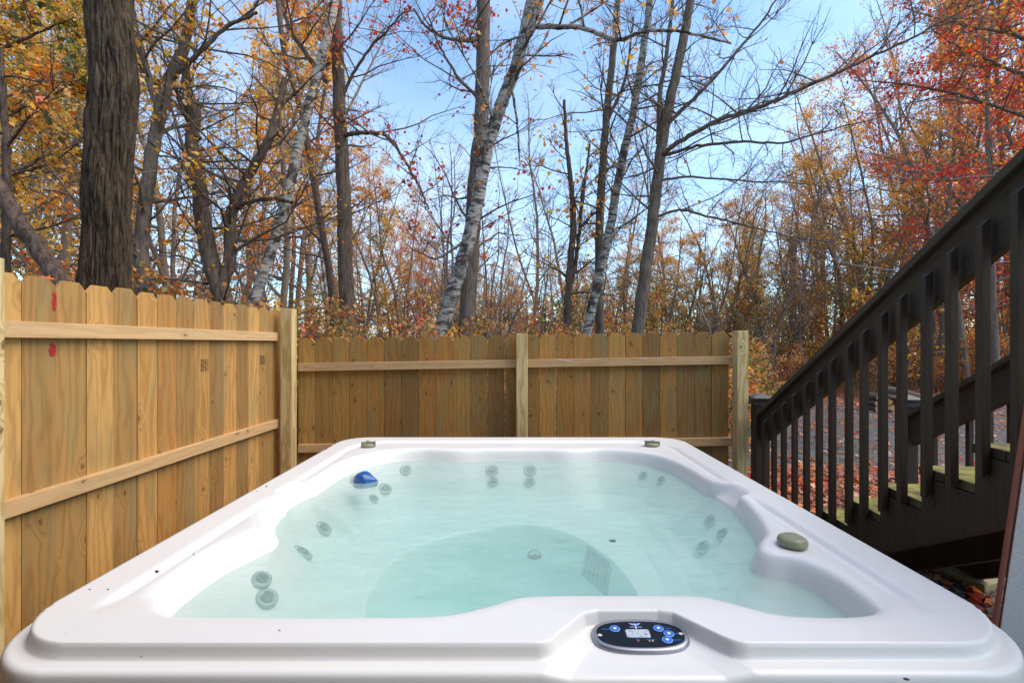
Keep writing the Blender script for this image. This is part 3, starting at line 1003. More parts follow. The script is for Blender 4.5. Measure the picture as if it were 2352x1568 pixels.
for side, off in (('near', 0.0), ('far', 1.12)):
    sgn = 1 if side == 'near' else -1     # outward from the stair is -SIDE for the near one
    o_b = off - sgn * .0
    # newel post
    py = 3.80
    mb = MB(); c = spt(py, .55, off + sgn * .02)
    mb.prism(c, SIDE, (0, 0, 1), [(-.052, -.55), (.052, -.55), (.052, .56), (-.052, .56)], .104)
    nw = mb.build('newel_post', M_STAIR, st, .004)
    # cap: stacked mouldings and a low pyramid
    v, f = [], []
    prof = [(.058, 1.085), (.064, 1.085), (.064, 1.10), (.058, 1.104), (.058, 1.115), (.070, 1.122), (.078, 1.130), (.078, 1.142), (.070, 1.148), (.005, 1.176)]
    for r_, z_ in prof:
        for sx_, sy_ in ((-1, -1), (1, -1), (1, 1), (-1, 1)):
            q_ = Vector((c.x, c.y, z_)) + SIDE * (r_ * sx_) + ALG * (r_ * sy_)
            v.append(tuple(q_))
    for k_ in range(len(prof) - 1):
        for i_ in range(4):
            j_ = (i_ + 1) % 4
            f.append((k_ * 4 + i_, k_ * 4 + j_, (k_ + 1) * 4 + j_, (k_ + 1) * 4 + i_))
    f.append((3, 2, 1, 0)); f.append(tuple(len(prof) * 4 - 4 + i_ for i_ in range(4)))
    me = bpy.data.meshes.new('post_cap'); me.from_pydata(v, [], f); me.update()
    cap = link('post_cap', me, simple('weathered_cap', (.055, .045, .042), .45, var=.5, scale=30, bump=.2), nw, (0, 0, 0))
    cap.location = (0, 0, 0)
    for vv_ in []: pass
    # handrail cap board and side board
    yt, yb_ = .55, 3.83 if side == 'near' else 3.80
    mb = MB(); mb.bar(spt(yt, ZR(yt) - .030, off + sgn * .02), spt(yb_, ZR(yb_) - .030, off + sgn * .02), .10, .036, SIDE, .45)
    mb.build('handrail', M_CAPRAIL, st, .005)
    mb = MB(); mb.bar(spt(yt, ZR(yt) - .155, off + sgn * .02), spt(3.76, ZR(3.76) - .155, off + sgn * .02), .200, .036, (0, 0, 1), .3)
    mb.build('rail_board', M_STAIR, st, .003)
    # stringer: outline with notches under the treads
    ys_n = [2.876 + .264 * k_ for k_ in range(4)][::-1]
    ys_n = [3.668, 3.404, 3.14] + [2.876 - .264 * k_ for k_ in range(0, 9)]
    outl = []          # in (along ALG, z)
    for yn in ys_n:
        zt = ZT(yn) - .04
        outl.append((yn - .012, zt - .153)); outl.append((yn - .012, zt))
    ylast = ys_n[-1] - .25
    outl.append((ylast, ZT(ys_n[-1]) - .04))
    botz = lambda y_: ZT(y_) - .345
    outl.append((ylast, botz(ylast)))
    outl.append((3.2, botz(3.2))); outl.append((3.30, max(botz(3.3), .0))); outl.append((3.66, .0))
    cc = spt(0, 0, off + sgn * .0)
    mb = MB(); mb.prism(cc, ALG, (0, 0, 1), [(a_ * 1.004, max(b_, 0)) for a_, b_ in outl][::-1], .038, .37)
    mb.build('stringer', M_STAIR, st, .002)
    # balusters
    k1 = [494, 516, 539, 564, 592, 622, 653, 692, 727, 773, 818, 875, 936, 1008]
    ybl = [SX0 * FPX / q_ for q_ in k1]
    while ybl[-1] > .7: ybl.append(ybl[-1] - .138)
    for n_, yq in enumerate(ybl):
        if side == 'far' and yq < 1.9: continue
        yq = yq + (.0 if side == 'near' else .03)
        zt = ZR(yq) - .135; zb = ZT(yq) - .155
        zb = max(zb, .12)
        w = .0305
        # bevelled ends: top slants away, bottom slants up
        ol = [(-w / 2, zb + .035), (w / 2, zb), (w / 2, zt - .035), (-w / 2, zt)]
        cpos = spt(yq, 0, off - sgn * .019 - sgn * .019)
        mb = MB()
        if side == 'near':
            ol = [(-w / 2, zb + .0), (w / 2, zb + .03), (w / 2, zt), (-w / 2, zt - .03)]
        mb.prism(cpos, SIDE, (random.uniform(-.002, .002), 0, 1), ol, w)
        mb.build('baluster', M_STAIR, st, .002)
# middle stringer under the treads
mb = MB(); mb.prism(spt(0, 0, .56), ALG, (0, 0, 1), [(a_ * 1.004, max(b_, 0) if b_ < .02 else b_ + (-.003 if i_ < 25 else 0)) for i_, (a_, b_) in enumerate(outl)][::-1], .038, .6)
mb.build('stringer', M_STAIR, st, .002)
# treads
for k_, yn in enumerate([3.668, 3.404, 3.14] + [2.876 - .264 * q_ for q_ in range(0, 9)]):
    zt = ZT(yn)
    mb = MB()
    for b_ in range(2):
        yc = yn + .012 - .07 - .142 * b_
        mb.bar(spt(yc, zt - .019, -.015), spt(yc, zt - .019, 1.135), .138, .038, ALG)
    t_ = mb.build('tread', M_TREAD, st, .004)
st_leaf_y = 2.876 - .264 * 2

# ------------------------------------------------------------------ ribbed siding panel on the right
def mat_siding():
    t = NT('ribbed_siding')
    uv = t.n('ShaderNodeUVMap').outputs[0]
    v = t.n('ShaderNodeSeparateXYZ', i0=uv).outputs[1]
    rib = t.math('SINE', t.math('MULTIPLY', v, 2 * math.pi / .0078))
    n = t.noise(uv, 7, 5, .6); n2 = t.noise(t.mapping(uv, (120, 500, 1)), 1, 2)
    col = t.mix(n, (.88, .76, .68), (.80, .69, .61))
    col = t.mix(t.math('MULTIPLY', t.ramp(rib, [(0, 1), (.5, 0)]), .25), col, (.13, .11, .10))
    sp = t.n('ShaderNodeTexVoronoi', Scale=7.0); t.set(sp, 'Vector', uv)
    spot = t.math('MULTIPLY', t.math('LESS_THAN', sp.outputs['Distance'], .035), t.math('GREATER_THAN', t.n('ShaderNodeSeparateColor', i0=sp.outputs['Color']).outputs[0], .7))
    col = t.mix(spot, col, (.06, .05, .045))
    t.P(Base__Color=col, Roughness=.7, Normal=t.bump(t.math('ADD', rib, t.math('MULTIPLY', n2, .5)),   .35, .0012))
    return t.m


sp_ = empty('siding_panel', (1.6, 1.4, 0))
tag(sp_, 'grey ribbed siding panel with rust red edge, standing right of the tub', 'siding')
pb = P(2285, 1455, 1.52); pt = P(2358, 960, 1.52)
al = Vector(pt - pb).normalized()
b0 = Vector(pb) - al * .78; ht = 2.9
wdir = Vector((.80, -.60, 0)); wdir = (wdir - al * wdir.dot(al)).normalized()
mb = MB(); mb.prism(b0 + wdir * .016, wdir, al, [(-.0085, 0), (1.0, 0), (1.0, ht), (-.0085, ht)], .03); mb.build('siding_board', mat_siding(), sp_, .002)
M_RUST = simple('rust_red_paint', (.36, .10, .055), .6, var=.3, scale=20, bump=.2)
mb = MB(); mb.prism(b0 - wdir * .006, wdir, al, [(-.002, 0), (.0075, 0), (.0075, ht), (-.002, ht)], .036); mb.build('edge_trim', M_RUST, sp_, .003)

# house wall behind the camera (out of the picture, shades the near side)
hw = MB()
for i_ in range(26):
    hw.box((-2.1, -.20, .1 + i_ * .18), (5.6, .03, .186), 'x')
hw.build('house_wall', wood('house_boards', (.06, .042, .032), (.035, .025, .02), (.03, .02, .02)), None)
tag(bpy.data.objects['house_wall'], 'brown boarded house wall behind the hot tub', 'house wall')
# ------------------------------------------------------------------ trees
class Tubes:
    def __init__(self): self.v, self.f, self.nv = [], [], 0

    def add(self, pts, rad, sides):
        pts = np.asarray(pts, float); n = len(pts)
        rad = np.asarray(rad, float)
        tan = np.gradient(pts, axis=0); tan /= np.linalg.norm(tan, axis=1, keepdims=True) + 1e-9
        ref = np.array([1.0, 0, 0]) if abs(tan[0][0]) < .8 else np.array([0, 1.0, 0])
        u = np.cross(tan, ref); u /= np.linalg.norm(u, axis=1, keepdims=True) + 1e-9
        w = np.cross(tan, u)
        a = np.arange(sides) * 2 * math.pi / sides
        ring = pts[:, None, :] + rad[:, None, None] * (np.cos(a)[None, :, None] * u[:, None, :] + np.sin(a)[None, :, None] * w[:, None, :])
        self.v.append(ring.reshape(-1, 3))
        i = np.arange(n - 1)[:, None] * sides; j = np.arange(sides)[None, :]; j2 = (j + 1) % sides
        f = np.stack([i + j, i + j2, i + sides + j2, i + sides + j], -1).reshape(-1, 4) + self.nv
        self.f.append(f); self.nv += n * sides

    def mesh(self, name):
        return fast_mesh(name, np.concatenate(self.v), np.concatenate(self.f), 4, True)


def walk(rg, p, d, L, n, wander, up=0.0, droop=0.0):
    pts = [np.array(p, float)]; d = np.array(d, float); s = L / n
    for i in range(n):
        d = d + rg.normal(0, wander, 3); d[2] += up - droop * i / n
        d /= np.linalg.norm(d)
        pts.append(pts[-1] + d * s)
    return np.array(pts)


PAL = {
    'yellow': [(.74, .38, .035), (.62, .33, .03), (.78, .44, .06), (.52, .34, .04), (.72, .27, .03)],
    'orange': [(.75, .24, .03), (.68, .20, .02), (.75, .34, .04), (.55, .13, .02), (.72, .38, .06)],
    'rust': [(.58, .19, .04), (.68, .26, .05), (.46, .15, .035), (.66, .34, .08), (.42, .20, .08)],
    'red': [(.55, .03, .015), (.42, .02, .015), (.62, .07, .02), (.50, .10, .02), (.30, .03, .02)],
    'green': [(.10, .14, .02), (.16, .18, .025), (.22, .20, .03), (.07, .10, .02), (.36, .26, .03)],
    'pine': [(.035, .06, .02), (.05, .08, .025), (.07, .09, .03), (.03, .05, .02), (.09, .10, .03)],
    'shrub': [(.55, .17, .05), (.42, .19, .05), (.28, .24, .05), (.62, .24, .06), (.45, .11, .05)],
    'brown': [(.34, .16, .08), (.45, .20, .08), (.26, .13, .07), (.48, .26, .12), (.22, .13, .08)],
}


def leaf_mesh(name, pos, size, pal, rg, flat=.35, shape='kite', mixp=None):
    pos = np.asarray(pos, float); n = len(pos)
    nrm = rg.normal(0, 1, (n, 3)); nrm[:, 2] += flat * 2; nrm /= np.linalg.norm(nrm, axis=1, keepdims=True)
    r = rg.normal(0, 1, (n, 3)); r[:, 2] -= .5
    a = r - nrm * (r * nrm).sum(1, keepdims=True); a /= np.linalg.norm(a, axis=1, keepdims=True) + 1e-9
    b = np.cross(nrm, a)
    sz = size * rg.uniform(.6, 1.3, (n, 1))
    if shape == 'kite':
        loc = [(0, 0, 0), (.5, .42, .10), (1.05, 0, -.05), (.5, -.42, .10)]
        fac = [(0, 1, 2, 3)]
    else:      # lobed leaf
        loc = [(0, 0, 0), (.25, .16, .03), (.18, .5, .08), (.45, .3, .05), (.72, .45, .08), (.72, .17, .03), (1.1, 0, -.05), (.72, -.17, .03), (.72, -.45, .08), (.45, -.3, .05), (.18, -.5, .08), (.25, -.16, .03)]
        fac = [(0, 1, 2, 3), (3, 4, 5, 6), (6, 7, 8, 9), (9, 10, 11, 0), (0, 3, 6, 9)]
    loc = np.array(loc)
    V = pos[:, None, :] + sz[:, None] * (loc[None, :, 0:1] * a[:, None, :] + loc[None, :, 1:2] * b[:, None, :] + loc[None, :, 2:3] * nrm[:, None, :])
    k = len(loc)
    F = (np.arange(n) * k)[:, None, None] + np.array(fac)[None]
    me = fast_mesh(name, V.reshape(-1, 3), F.reshape(-1, 4), 4)
    cols = np.array(PAL[pal])
    # clump colours: neighbouring leaves share a tone
    key = (np.sin(pos[:, 0] * 1.7 + pos[:, 2] * 1.1) + np.sin(pos[:, 1] * 1.9 - pos[:, 2] * .8)) * .9 + rg.normal(0, 1.1, n)
    idx = np.clip(((key + 3) / 6 * len(cols)).astype(int), 0, len(cols) - 1)
    c = cols[idx]
    if mixp is not None:
        p2, fr = mixp
        sel = (np.sin(pos[:, 0] * .9 + 2 + pos[:, 2] * .7) + rg.normal(0, .6, n)) > (1 - 2 * fr)
        c2 = np.array(PAL[p2])[rg.integers(0, len(PAL[p2]), n)]
        c = np.where(sel[:, None], c2, c)
    c = np.minimum(c * rg.uniform(.85, 1.5, (n, 1)), .9)
    c4 = np.concatenate([np.repeat(c, k, 0), np.ones((n * k, 1))], 1).astype(np.float32)
    at = me.attributes.new('col', 'FLOAT_COLOR', 'POINT')
    at.data.foreach_set('color', c4.ravel())
    return me


def branches(rg, tb, trunk, trad, t0, n1, len1, lev=3, asc=(.35, 1.0), wander=.16, twig=5, droop=0.0, rmin=.004, sides=4, n2=5, az=None):
    """grows side branches off a trunk polyline; returns twig points"""
    pts = np.asarray(trunk); n = len(pts); tips = []
    seg = np.linalg.norm(np.diff(pts, axis=0), axis=1); cum = np.concatenate([[0], np.cumsum(seg)]); L = cum[-1]
    for i in range(n1):
        t = t0 + (1 - t0) * ((i + rg.uniform(0, 1)) / n1)
        s = t * L
        p = np.array([np.interp(s, cum, pts[:, k]) for k in range(3)]); r0 = np.interp(s, cum, trad)
        a = rg.uniform(0, 2 * math.pi) if az is None else az + rg.normal(0, .6)
        el = rg.uniform(*asc)
        d = np.array([math.cos(a) * math.cos(el), math.sin(a) * math.cos(el), math.sin(el)])
        l1 = len1 * (1.15 - .75 * t) * rg.uniform(.6, 1.15)
        rb = min(r0 * .5, .012 * l1 + .006)
        m1 = max(5, int(l1 / .28))
        b1 = walk(rg, p, d, l1, m1, wander, .03, droop)
        tb.add(b1, np.linspace(rb, rmin, len(b1)), sides)
        if lev < 2: tips.append(b1[2:]); continue
        for j in range(n2):
            q = b1[int(rg.uniform(.2, .95) * (len(b1) - 1))]
            dd = (b1[-1] - b1[0]); dd /= np.linalg.norm(dd); dd = dd + rg.normal(0, .6, 3); dd[2] += .15
            dd /= np.linalg.norm(dd)
            l2 = l1 * rg.uniform(.25, .55)
            b2 = walk(rg, q, dd, l2, max(4, int(l2 / .25)), wander * 1.2, .02, droop)
            tb.add(b2, np.linspace(max(rb * .4, rmin), rmin * .7, len(b2)), 3)
            tips.append(b2[1:])
            if lev < 3: continue
            for k in range(twig):
                q = b2[int(rg.uniform(.15, 1.0) * (len(b2) - 1))]
                dd = rg.normal(0, 1, 3); dd[2] += .3; dd /= np.linalg.norm(dd)
                l3 = rg.uniform(.2, .55) * (l2 ** .5) * .9
                b3 = walk(rg, q, dd, l3, 3, wander * 1.3)
                tb.add(b3, np.linspace(rmin * .7, rmin * .45, len(b3)), 3)
                tips.append(b3)
    return tips


def scatter(rg, tips, n, spread):
    if not tips: return np.zeros((0, 3))
    A = np.concatenate(tips)
    idx = rg.integers(0, len(A), n)
    return A[idx] + rg.normal(0, spread, (n, 3))


# prototypes: each returns (trunk mesh, crown mesh, wood material)
def proto(seed, H, r, pal, leaves, size, n1=26, len1=3.1, t0=.2, bark=None, mixp=None, fork=0, wander=.17, asc=(.05, .95), clump=.12, n2=5, twig=4):
    rg = np.random.default_rng(seed)
    tb = Tubes(); n = 16
    d = np.array([rg.normal(0, .04), rg.normal(0, .04), 1.0])
    tr = walk(rg, (0, 0, -.4), d, H, n, .075, .05)
    rad = r * (1 - np.linspace(0, 1, n + 1) * .86) + .0
    rad[0] *= 1.3
    tb.add(tr, rad, 8)
    tips = branches(rg, tb, tr, rad, t0, n1, len1, 3, asc, wander, twig, n2=n2)
    for _ in range(fork):
        i = int(rg.uniform(.25, .5) * n); a = rg.uniform(0, 6.28)
        f = walk(rg, tr[i], (math.cos(a) * .45, math.sin(a) * .45, 1), H * .6, 12, .06, .04)
        fr = np.linspace(rad[i] * .7, .015, len(f))
        tb.add(f, fr, 6)
        tips += branches(rg, tb, f, fr, .2, n1 // 2, len1 * .8, 3, asc, wander, twig, n2=n2)
    tm = tb.mesh('trunk')
    # clumpy leaves: some twigs carry many, some none
    keep = [t for t in tips if rg.random() < .42]
    lm = leaf_mesh('crown', scatter(rg, keep, int(leaves * .62), clump), size * .78, pal, rg, mixp=mixp) if leaves else None
    return tm, lm, bark or M_BARK_F


PR = {
    'yellow': [proto(1, 12, .13, 'yellow', 9500, .105, mixp=('green', .15)), proto(2, 12, .11, 'yellow', 6000, .10, fork=1)],
    'orange': [proto(3, 12, .12, 'orange', 8500, .105, mixp=('yellow', .3)), proto(4, 12, .10, 'orange', 4200, .10, fork=1)],
    'rust': [proto(5, 12, .12, 'rust', 4200, .095, fork=1), proto(6, 12, .10, 'rust', 2600, .09)],
    'bare': [proto(7, 12, .10, 'rust', 250, .08, n1=30), proto(8, 12, .12, 'yellow', 350, .08, n1=26, fork=1), proto(9, 12, .08, 'brown', 120, .07, n1=24)],
    'red': [proto(10, 12, .10, 'red', 8500, .10, n1=30, len1=3.0, t0=.2, mixp=('orange', .3))],
    'green': [proto(11, 12, .12, 'green', 7500, .105, mixp=('yellow', .5))],
    'pine': [proto(12, 12, .13, 'pine', 16000, .10, n1=44, len1=2.4, t0=.2, asc=(-.1, .4), clump=.12)],
    'birch': [proto(13, 12, .085, 'yellow', 1500, .075, bark=M_BIRCH_S, len1=2.0)],
}
KINDTXT = {'yellow': 'golden yellow leaved tree', 'orange': 'orange leaved tree', 'rust': 'rusty sparse leaved tree', 'bare': 'slender nearly bare tree',
           'red': 'scarlet maple tree', 'green': 'olive green and gold leaved tree', 'pine': 'dark green bushy tree', 'birch': 'thin pale barked birch tree'}
BINS = [(-9e9, 'at the far left edge'), (60, 'left of the big dark trunk'), (185, 'behind the big dark trunk'), (330, 'just right of the big dark trunk'), (450, 'around the forked tree'),
        (560, 'behind the thin leaning birch'), (680, 'above the corner post of the fence'), (800, 'right of the straight dark trunk'), (900, 'left of the thick leaning birch'),
        (1010, 'behind the thick leaning birch'), (1120, 'left of the middle fence post'), (1210, 'right of the middle fence post'), (1300, 'left of the spotted birch'),
        (1390, 'right of the spotted birch'), (1480, 'behind the long-boughed tree'), (1590, 'left of the right end fence post'), (1680, 'above the right end fence post'),
        (1750, 'left of the wooden utility pole'), (1820, 'right of the wooden utility pole'), (1900, 'above the lower stair rail'), (2010, 'above the middle of the stair rail'),
        (2120, 'above the upper stair rail'), (2230, 'at the upper right behind the stairs'), (2352, 'beyond the right edge')]


def place_name(px):
    s = BINS[0][1]
    for a, b in BINS:
        if px >= a: s = b
    return s


def put_tree(kind, var, px, Y, H, rot, name=None):
    tm, lm, bk = PR[kind][var % len(PR[kind])]
    X = (px - 1176) / FPX * Y
    o = empty({'pine': 'evergreen_tree', 'birch': 'birch_tree', 'red': 'maple_tree', 'bare': 'bare_tree'}.get(kind, 'autumn_tree'), (X, Y, ground_z(X, Y)))
    s = H / 12
    o.scale = (max(s, .6) * .95 if s < 1 else s ** .6, max(s, .6) * .95 if s < 1 else s ** .6, s); o.rotation_euler = (0, 0, rot)
    dist = 'near' if Y < 13 else 'mid distance' if Y < 20 else 'distant' if Y < 27 else 'far' if Y < 36 else 'very far' if Y < 46 else 'farthest'
    tag(o, f"{dist} {KINDTXT[kind]} {place_name(px)}", 'tree', 'trees of the woods beyond the fence')
    t = bpy.data.objects.new('trunk', tm); COL.objects.link(t); t.parent = o
    if not tm.materials: tm.materials.append(bk)
    if lm is not None:
        c = bpy.data.objects.new('crown', lm); COL.objects.link(c); c.parent = o
        if not lm.materials: lm.materials.append(M_LEAF)
    return o


rt = np.random.default_rng(99)
# (px range, count, top y in picture, kinds)
ZONES = [
    ((-160, 190), 8, (-420, -60), (9, 24), ['yellow', 'yellow', 'green', 'orange', 'yellow', 'bare']),
    ((190, 420), 5, (-350, 120), (10, 26), ['yellow', 'rust', 'yellow', 'bare', 'bare', 'orange']),
    ((420, 760), 10, (-350, 180), (10, 28), ['yellow', 'rust', 'bare', 'orange', 'bare', 'birch', 'yellow', 'bare']),
    ((780, 950), 8, (340, 450), (18, 30), ['yellow', 'yellow', 'orange', 'yellow']),
    ((900, 1120), 9, (420, 640), (12, 30), ['rust', 'bare', 'red', 'bare']),
    ((960, 1500), 26, (540, 640), (20, 42), ['rust', 'orange', 'yellow', 'bare', 'rust']),
    ((980, 1560), 16, (180, 480), (13, 30), ['bare', 'bare', 'bare', 'birch']),
    ((1480, 1740), 16, (440, 600), (14, 32), ['orange', 'rust', 'yellow', 'bare', 'red', 'green', 'birch']),
    ((1640, 1860), 14, (380, 540), (15, 32), ['yellow', 'rust', 'bare', 'orange', 'birch']),
    ((1820, 2060), 17, (180, 430), (14, 30), ['rust', 'bare', 'yellow', 'orange', 'rust', 'bare', 'green']),
    ((2020, 2420), 18, (-160, 180), (14, 30), ['yellow', 'red', 'rust', 'bare', 'bare', 'red', 'bare']),
    ((2150, 2500), 6, (-300, -60), (12, 18), ['red', 'rust', 'red', 'green']),
    ((-200, 2500), 70, (560, 690), (30, 60), ['rust', 'orange', 'rust', 'yellow', 'rust', 'bare']),
    ((200, 2400), 54, (330, 620), (15, 34), ['bare', 'rust', 'orange', 'bare', 'rust', 'bare']),
]
for (xa, xb), n, (ya, yb), (da, db), kinds in ZONES:
    for i in range(n):
        px = xa + (xb - xa) * (i + rt.uniform(0, 1)) / n
        Y = da + (db - da) * rt.uniform(0, 1) ** 1.0
        if 1700 < px and Y < 13.5: Y = 13.5 + rt.uniform(0, 4)
        top = rt.uniform(ya, yb)
        H = CAMZ + (790 - top) / FPX * Y - ground_z(0, Y)
        H = min(max(H, 2.5), 24)
        put_tree(kinds[rt.integers(0, len(kinds))], int(rt.integers(0, 4)), px, Y, H, rt.uniform(0, 6.28))

# ---- understorey shrubs
def shrub_proto(seed, pal, leaves, mixp=None, H=1.9):
    rg = np.random.default_rng(seed); tb = Tubes(); tips = []
    for i in range(9):
        a = rg.uniform(0, 6.28); l = rg.uniform(.6, 1.05) * H
        st_ = walk(rg, (rg.normal(0, .15), rg.normal(0, .15), -.1), (math.cos(a) * .4, math.sin(a) * .4, 1), l, 9, .13, .02)
        rr = np.linspace(.014, .004, len(st_)); tb.add(st_, rr, 4)
        tips += branches(rg, tb, st_, rr, .2, 9, .75, 2, (.0, .9), .2, n2=3, rmin=.0028, sides=3)
    return tb.mesh('stems'), leaf_mesh('foliage', scatter(rg, [t for t in tips if rg.random() < .6], int(leaves * .8), .05), .05, pal, rg, mixp=mixp)


SH = [shrub_proto(41, 'shrub', 2600, ('green', .3)), shrub_proto(42, 'orange', 2200, ('shrub', .4)), shrub_proto(43, 'shrub', 1800, ('yellow', .35)), shrub_proto(44, 'brown', 1500, ('rust', .4)), shrub_proto(45, 'red', 1500, ('shrub', .6))]
STXT = ['reddish green shrub', 'orange shrub', 'olive and russet shrub', 'brown shrub', 'crimson shrub']


def put_shrub(k, px, Y, top):
    X = (px - 1176) / FPX * Y
    H = (CAMZ + (790 - top) / FPX * Y - ground_z(X, Y)) / 1.9
    o = empty('shrub', (X, Y, ground_z(X, Y))); o.scale = (max(H, .75), max(H, .75), H); o.rotation_euler = (0, 0, rt.uniform(0, 6.28))
    dist = 'low' if top > 740 else 'tall' if top < 670 else 'mid height'
    far = 'close by' if Y < 7 else 'further back' if Y < 13 else 'far back'
    tag(o, f"{dist} {STXT[k]} {far}, {place_name(px)}", 'shrub', 'shrubs under the trees')
    for nm, me, m in (('stems', SH[k][0], M_BARK), ('foliage', SH[k][1], M_LEAF)):
        c = bpy.data.objects.new(nm, me); COL.objects.link(c); c.parent = o
        if not me.materials: me.materials.append(m)


for i in range(13):
    put_shrub([0, 3, 2, 0, 3, 4][i % 6], 690 + i * 46 + rt.uniform(-20, 20), rt.uniform(5.4, 8.5), rt.uniform(680, 755))
for i in range(14):
    put_shrub([1, 0, 2, 3][i % 4], 250 + i * 36, rt.uniform(6, 10), rt.uniform(570, 680))
for i in range(9):
    put_shrub([1, 4, 1, 2][i % 4], -60 + i * 38, rt.uniform(7, 11), rt.uniform(540, 620))
for i in range(18):
    put_shrub([0, 3, 1, 0][i % 4], 1230 + i * 29, rt.uniform(6.5, 14), rt.uniform(725, 765))
for i in range(34):
    put_shrub([3, 0, 1, 3, 4][i % 5], 1690 + i * 22, rt.uniform(13.2, 20), rt.uniform(730, 860))
for i in range(60):
    put_shrub([3, 1, 0, 2][i % 4], -100 + i * 42, rt.uniform(14, 30), rt.uniform(600, 730))


# ---- individually shaped foreground trees, each with its own path
def lerp_path(pts, k=8, jit=.0, rg=None):
    pts = np.array(pts, float)
    t = np.arange(len(pts)); tt = np.linspace(0, len(pts) - 1, (len(pts) - 1) * k + 1)
    out = np.stack([np.interp(tt, t, pts[:, i]) for i in range(3)], 1)
    # smooth
    for _ in range(k // 2):
        out[1:-1] = (out[:-2] + 2 * out[1:-1] + out[2:]) / 4
    if jit: out[1:-1] += rg.normal(0, jit, out[1:-1].shape)
    return out


def big_tree(name, label, limbs, bark, seed, n1=14, len1=2.2, leaves=600, pal='rust', size=.08, lev=3, sides=14, droop=0.0, asc=(.1, .9), mixp=None, t0=.35, shape='kite', twig=4, n2=5, disp=0.0):
    """limbs: list of (points[(px,py,Y)], r0, r1, branch share); the first one is the trunk"""
    rg = np.random.default_rng(seed)
    p0 = limbs[0][0][0]; base = P(*p0)
    root = empty(name, (base[0], base[1], 0))
    tag(root, label, 'tree')
    tips = []; tb = Tubes()
    for k, (pts, r0, r1, share) in enumerate(limbs):
        w = [P(*q) for q in pts]
        if k == 0:
            d = w[1] - w[0]; d = d / max(abs(d[2]), 1e-6); w = [w[0] - d * (w[0][2] + .3)] + w
        path = lerp_path(w, 8, .006 if len(w) > 2 else 0, rg)
        rad = np.linspace(r0, r1, len(path))
        if k == 0: rad[:6] *= np.linspace(1.35, 1, 6)
        if disp and k == 0:
            path = lerp_path(w, 60); rad = np.linspace(r0, r1, len(path))
            n = len(path); S = 320
            a = np.arange(S) * 2 * math.pi / S
            arc = np.concatenate([[0], np.cumsum(np.linalg.norm(np.diff(path, axis=0), axis=1))])
            R_ = np.zeros((n, S))
            for i in range(n):
                for j in range(S):
                    ca, sa = math.cos(a[j]), math.sin(a[j])
                    zz = arc[i]
                    ridg = min(abs(mnoise.noise(Vector((ca * 4.6, sa * 4.6, zz * 2.0))) * 4.2), 1)
                    r2 = min(abs(mnoise.noise(Vector((ca * 9 + 7, sa * 9, zz * 6.5))) * 4), 1)
                    R_[i, j] = rad[i] + disp * (ridg - .5) + disp * .5 * (r2 - .5) + disp * 1.4 * mnoise.noise(Vector((ca * 1.2, sa * 1.2, zz * 1.6)))
            R_ = R_
            ring = path[:, None, :] + np.stack([R_ * np.cos(a)[None], R_ * np.sin(a)[None], np.zeros_like(R_)], -1)
            i_ = np.arange(n - 1)[:, None] * S; j_ = np.arange(S)[None]; j2 = (j_ + 1) % S
            tb.v.append(ring.reshape(-1, 3)); tb.f.append(np.stack([i_ + j_, i_ + j2, i_ + S + j2, i_ + S + j_], -1).reshape(-1, 4) + tb.nv); tb.nv += n * S
        else:
            tb.add(path, rad, sides if k == 0 else 8)
        if share:
            tips += branches(rg, tb, path, rad, t0 if k == 0 else .12, int(n1 * share), len1, lev, asc, .15, twig, droop, rmin=.0035, sides=5, n2=n2)
    link('trunk', tb.mesh('trunk'), bark, root)
    if leaves:
        keep = [t for t in tips if rg.random() < .22] or tips
        link('crown', leaf_mesh('crown', scatter(rg, keep, leaves, .05), size, pal, rg, shape=shape, mixp=mixp), M_LEAF, root)
    return root


big_tree('oak_tree', 'big thick dark trunk with deeply furrowed bark behind the left fence',
         [([(238, 700, 4.3), (244, 500, 4.3), (256, 300, 4.3), (264, 200, 4.3), (254, 60, 4.3), (247, -150, 4.3)], .176, .160, 0)],
         M_OAK, 11, leaves=0, disp=.020)
big_tree('leaning_tree', 'rough grey trunk leaning to the left at the left end of the fence',
         [([(150, 660, 6), (100, 590, 6), (50, 520, 6), (0, 440, 6), (-60, 330, 6)], .105, .09, .3), ([(12, 630, 6.2), (14, 480, 6.2), (16, 330, 6.2), (6, 210, 6.2), (-2, 110, 6.2)], .05, .035, .4)],
         mat_bark('rough_brown_bark', (.16, .11, .08), (.035, .025, .019), .9, 1.0), 12, leaves=350, pal='orange', size=.08)
big_tree('sinuous_tree', 'winding grey trunk rising just right of the big dark trunk',
         [([(330, 700, 7.2), (322, 560, 7.2), (338, 430, 7.2), (362, 280, 7.2), (385, 190, 7.2), (420, 120, 7.2), (440, 30, 7.2), (450, -120, 7.2)], .11, .06, 1),
          ([(365, 270, 7.2), (345, 190, 7.1), (310, 60, 7.1), (290, -60, 7.0)], .05, .03, .4), ([(395, 180, 7.2), (460, 120, 7), (520, 60, 7), (590, 30, 6.8)], .04, .02, .5)],
         M_BARK, 13, n1=26, leaves=1100, pal='orange', size=.08, mixp=('yellow', .5))
big_tree('forked_tree', 'twisted brown tree forking low above the left fence',
         [([(520, 720, 8), (505, 660, 8), (480, 590, 8), (462, 480, 8), (455, 390, 8), (438, 330, 8), (452, 260, 8), (430, 210, 8), (420, 120, 8)], .17, .06, .7),
          ([(505, 665, 8), (530, 600, 8), (527, 500, 8), (560, 420, 8), (615, 330, 7.8), (640, 250, 7.8), (655, 180, 7.8)], .11, .05, .9),
          ([(456, 320, 8), (430, 270, 8), (400, 200, 7.9)], .06, .03, .4), ([(527, 480, 8), (580, 460, 7.8), (640, 455, 7.6), (670, 465, 7.5)], .04, .025, .2)],
         M_BARK_D, 14, n1=26, leaves=650, pal='orange', size=.075, mixp=('yellow', .4))
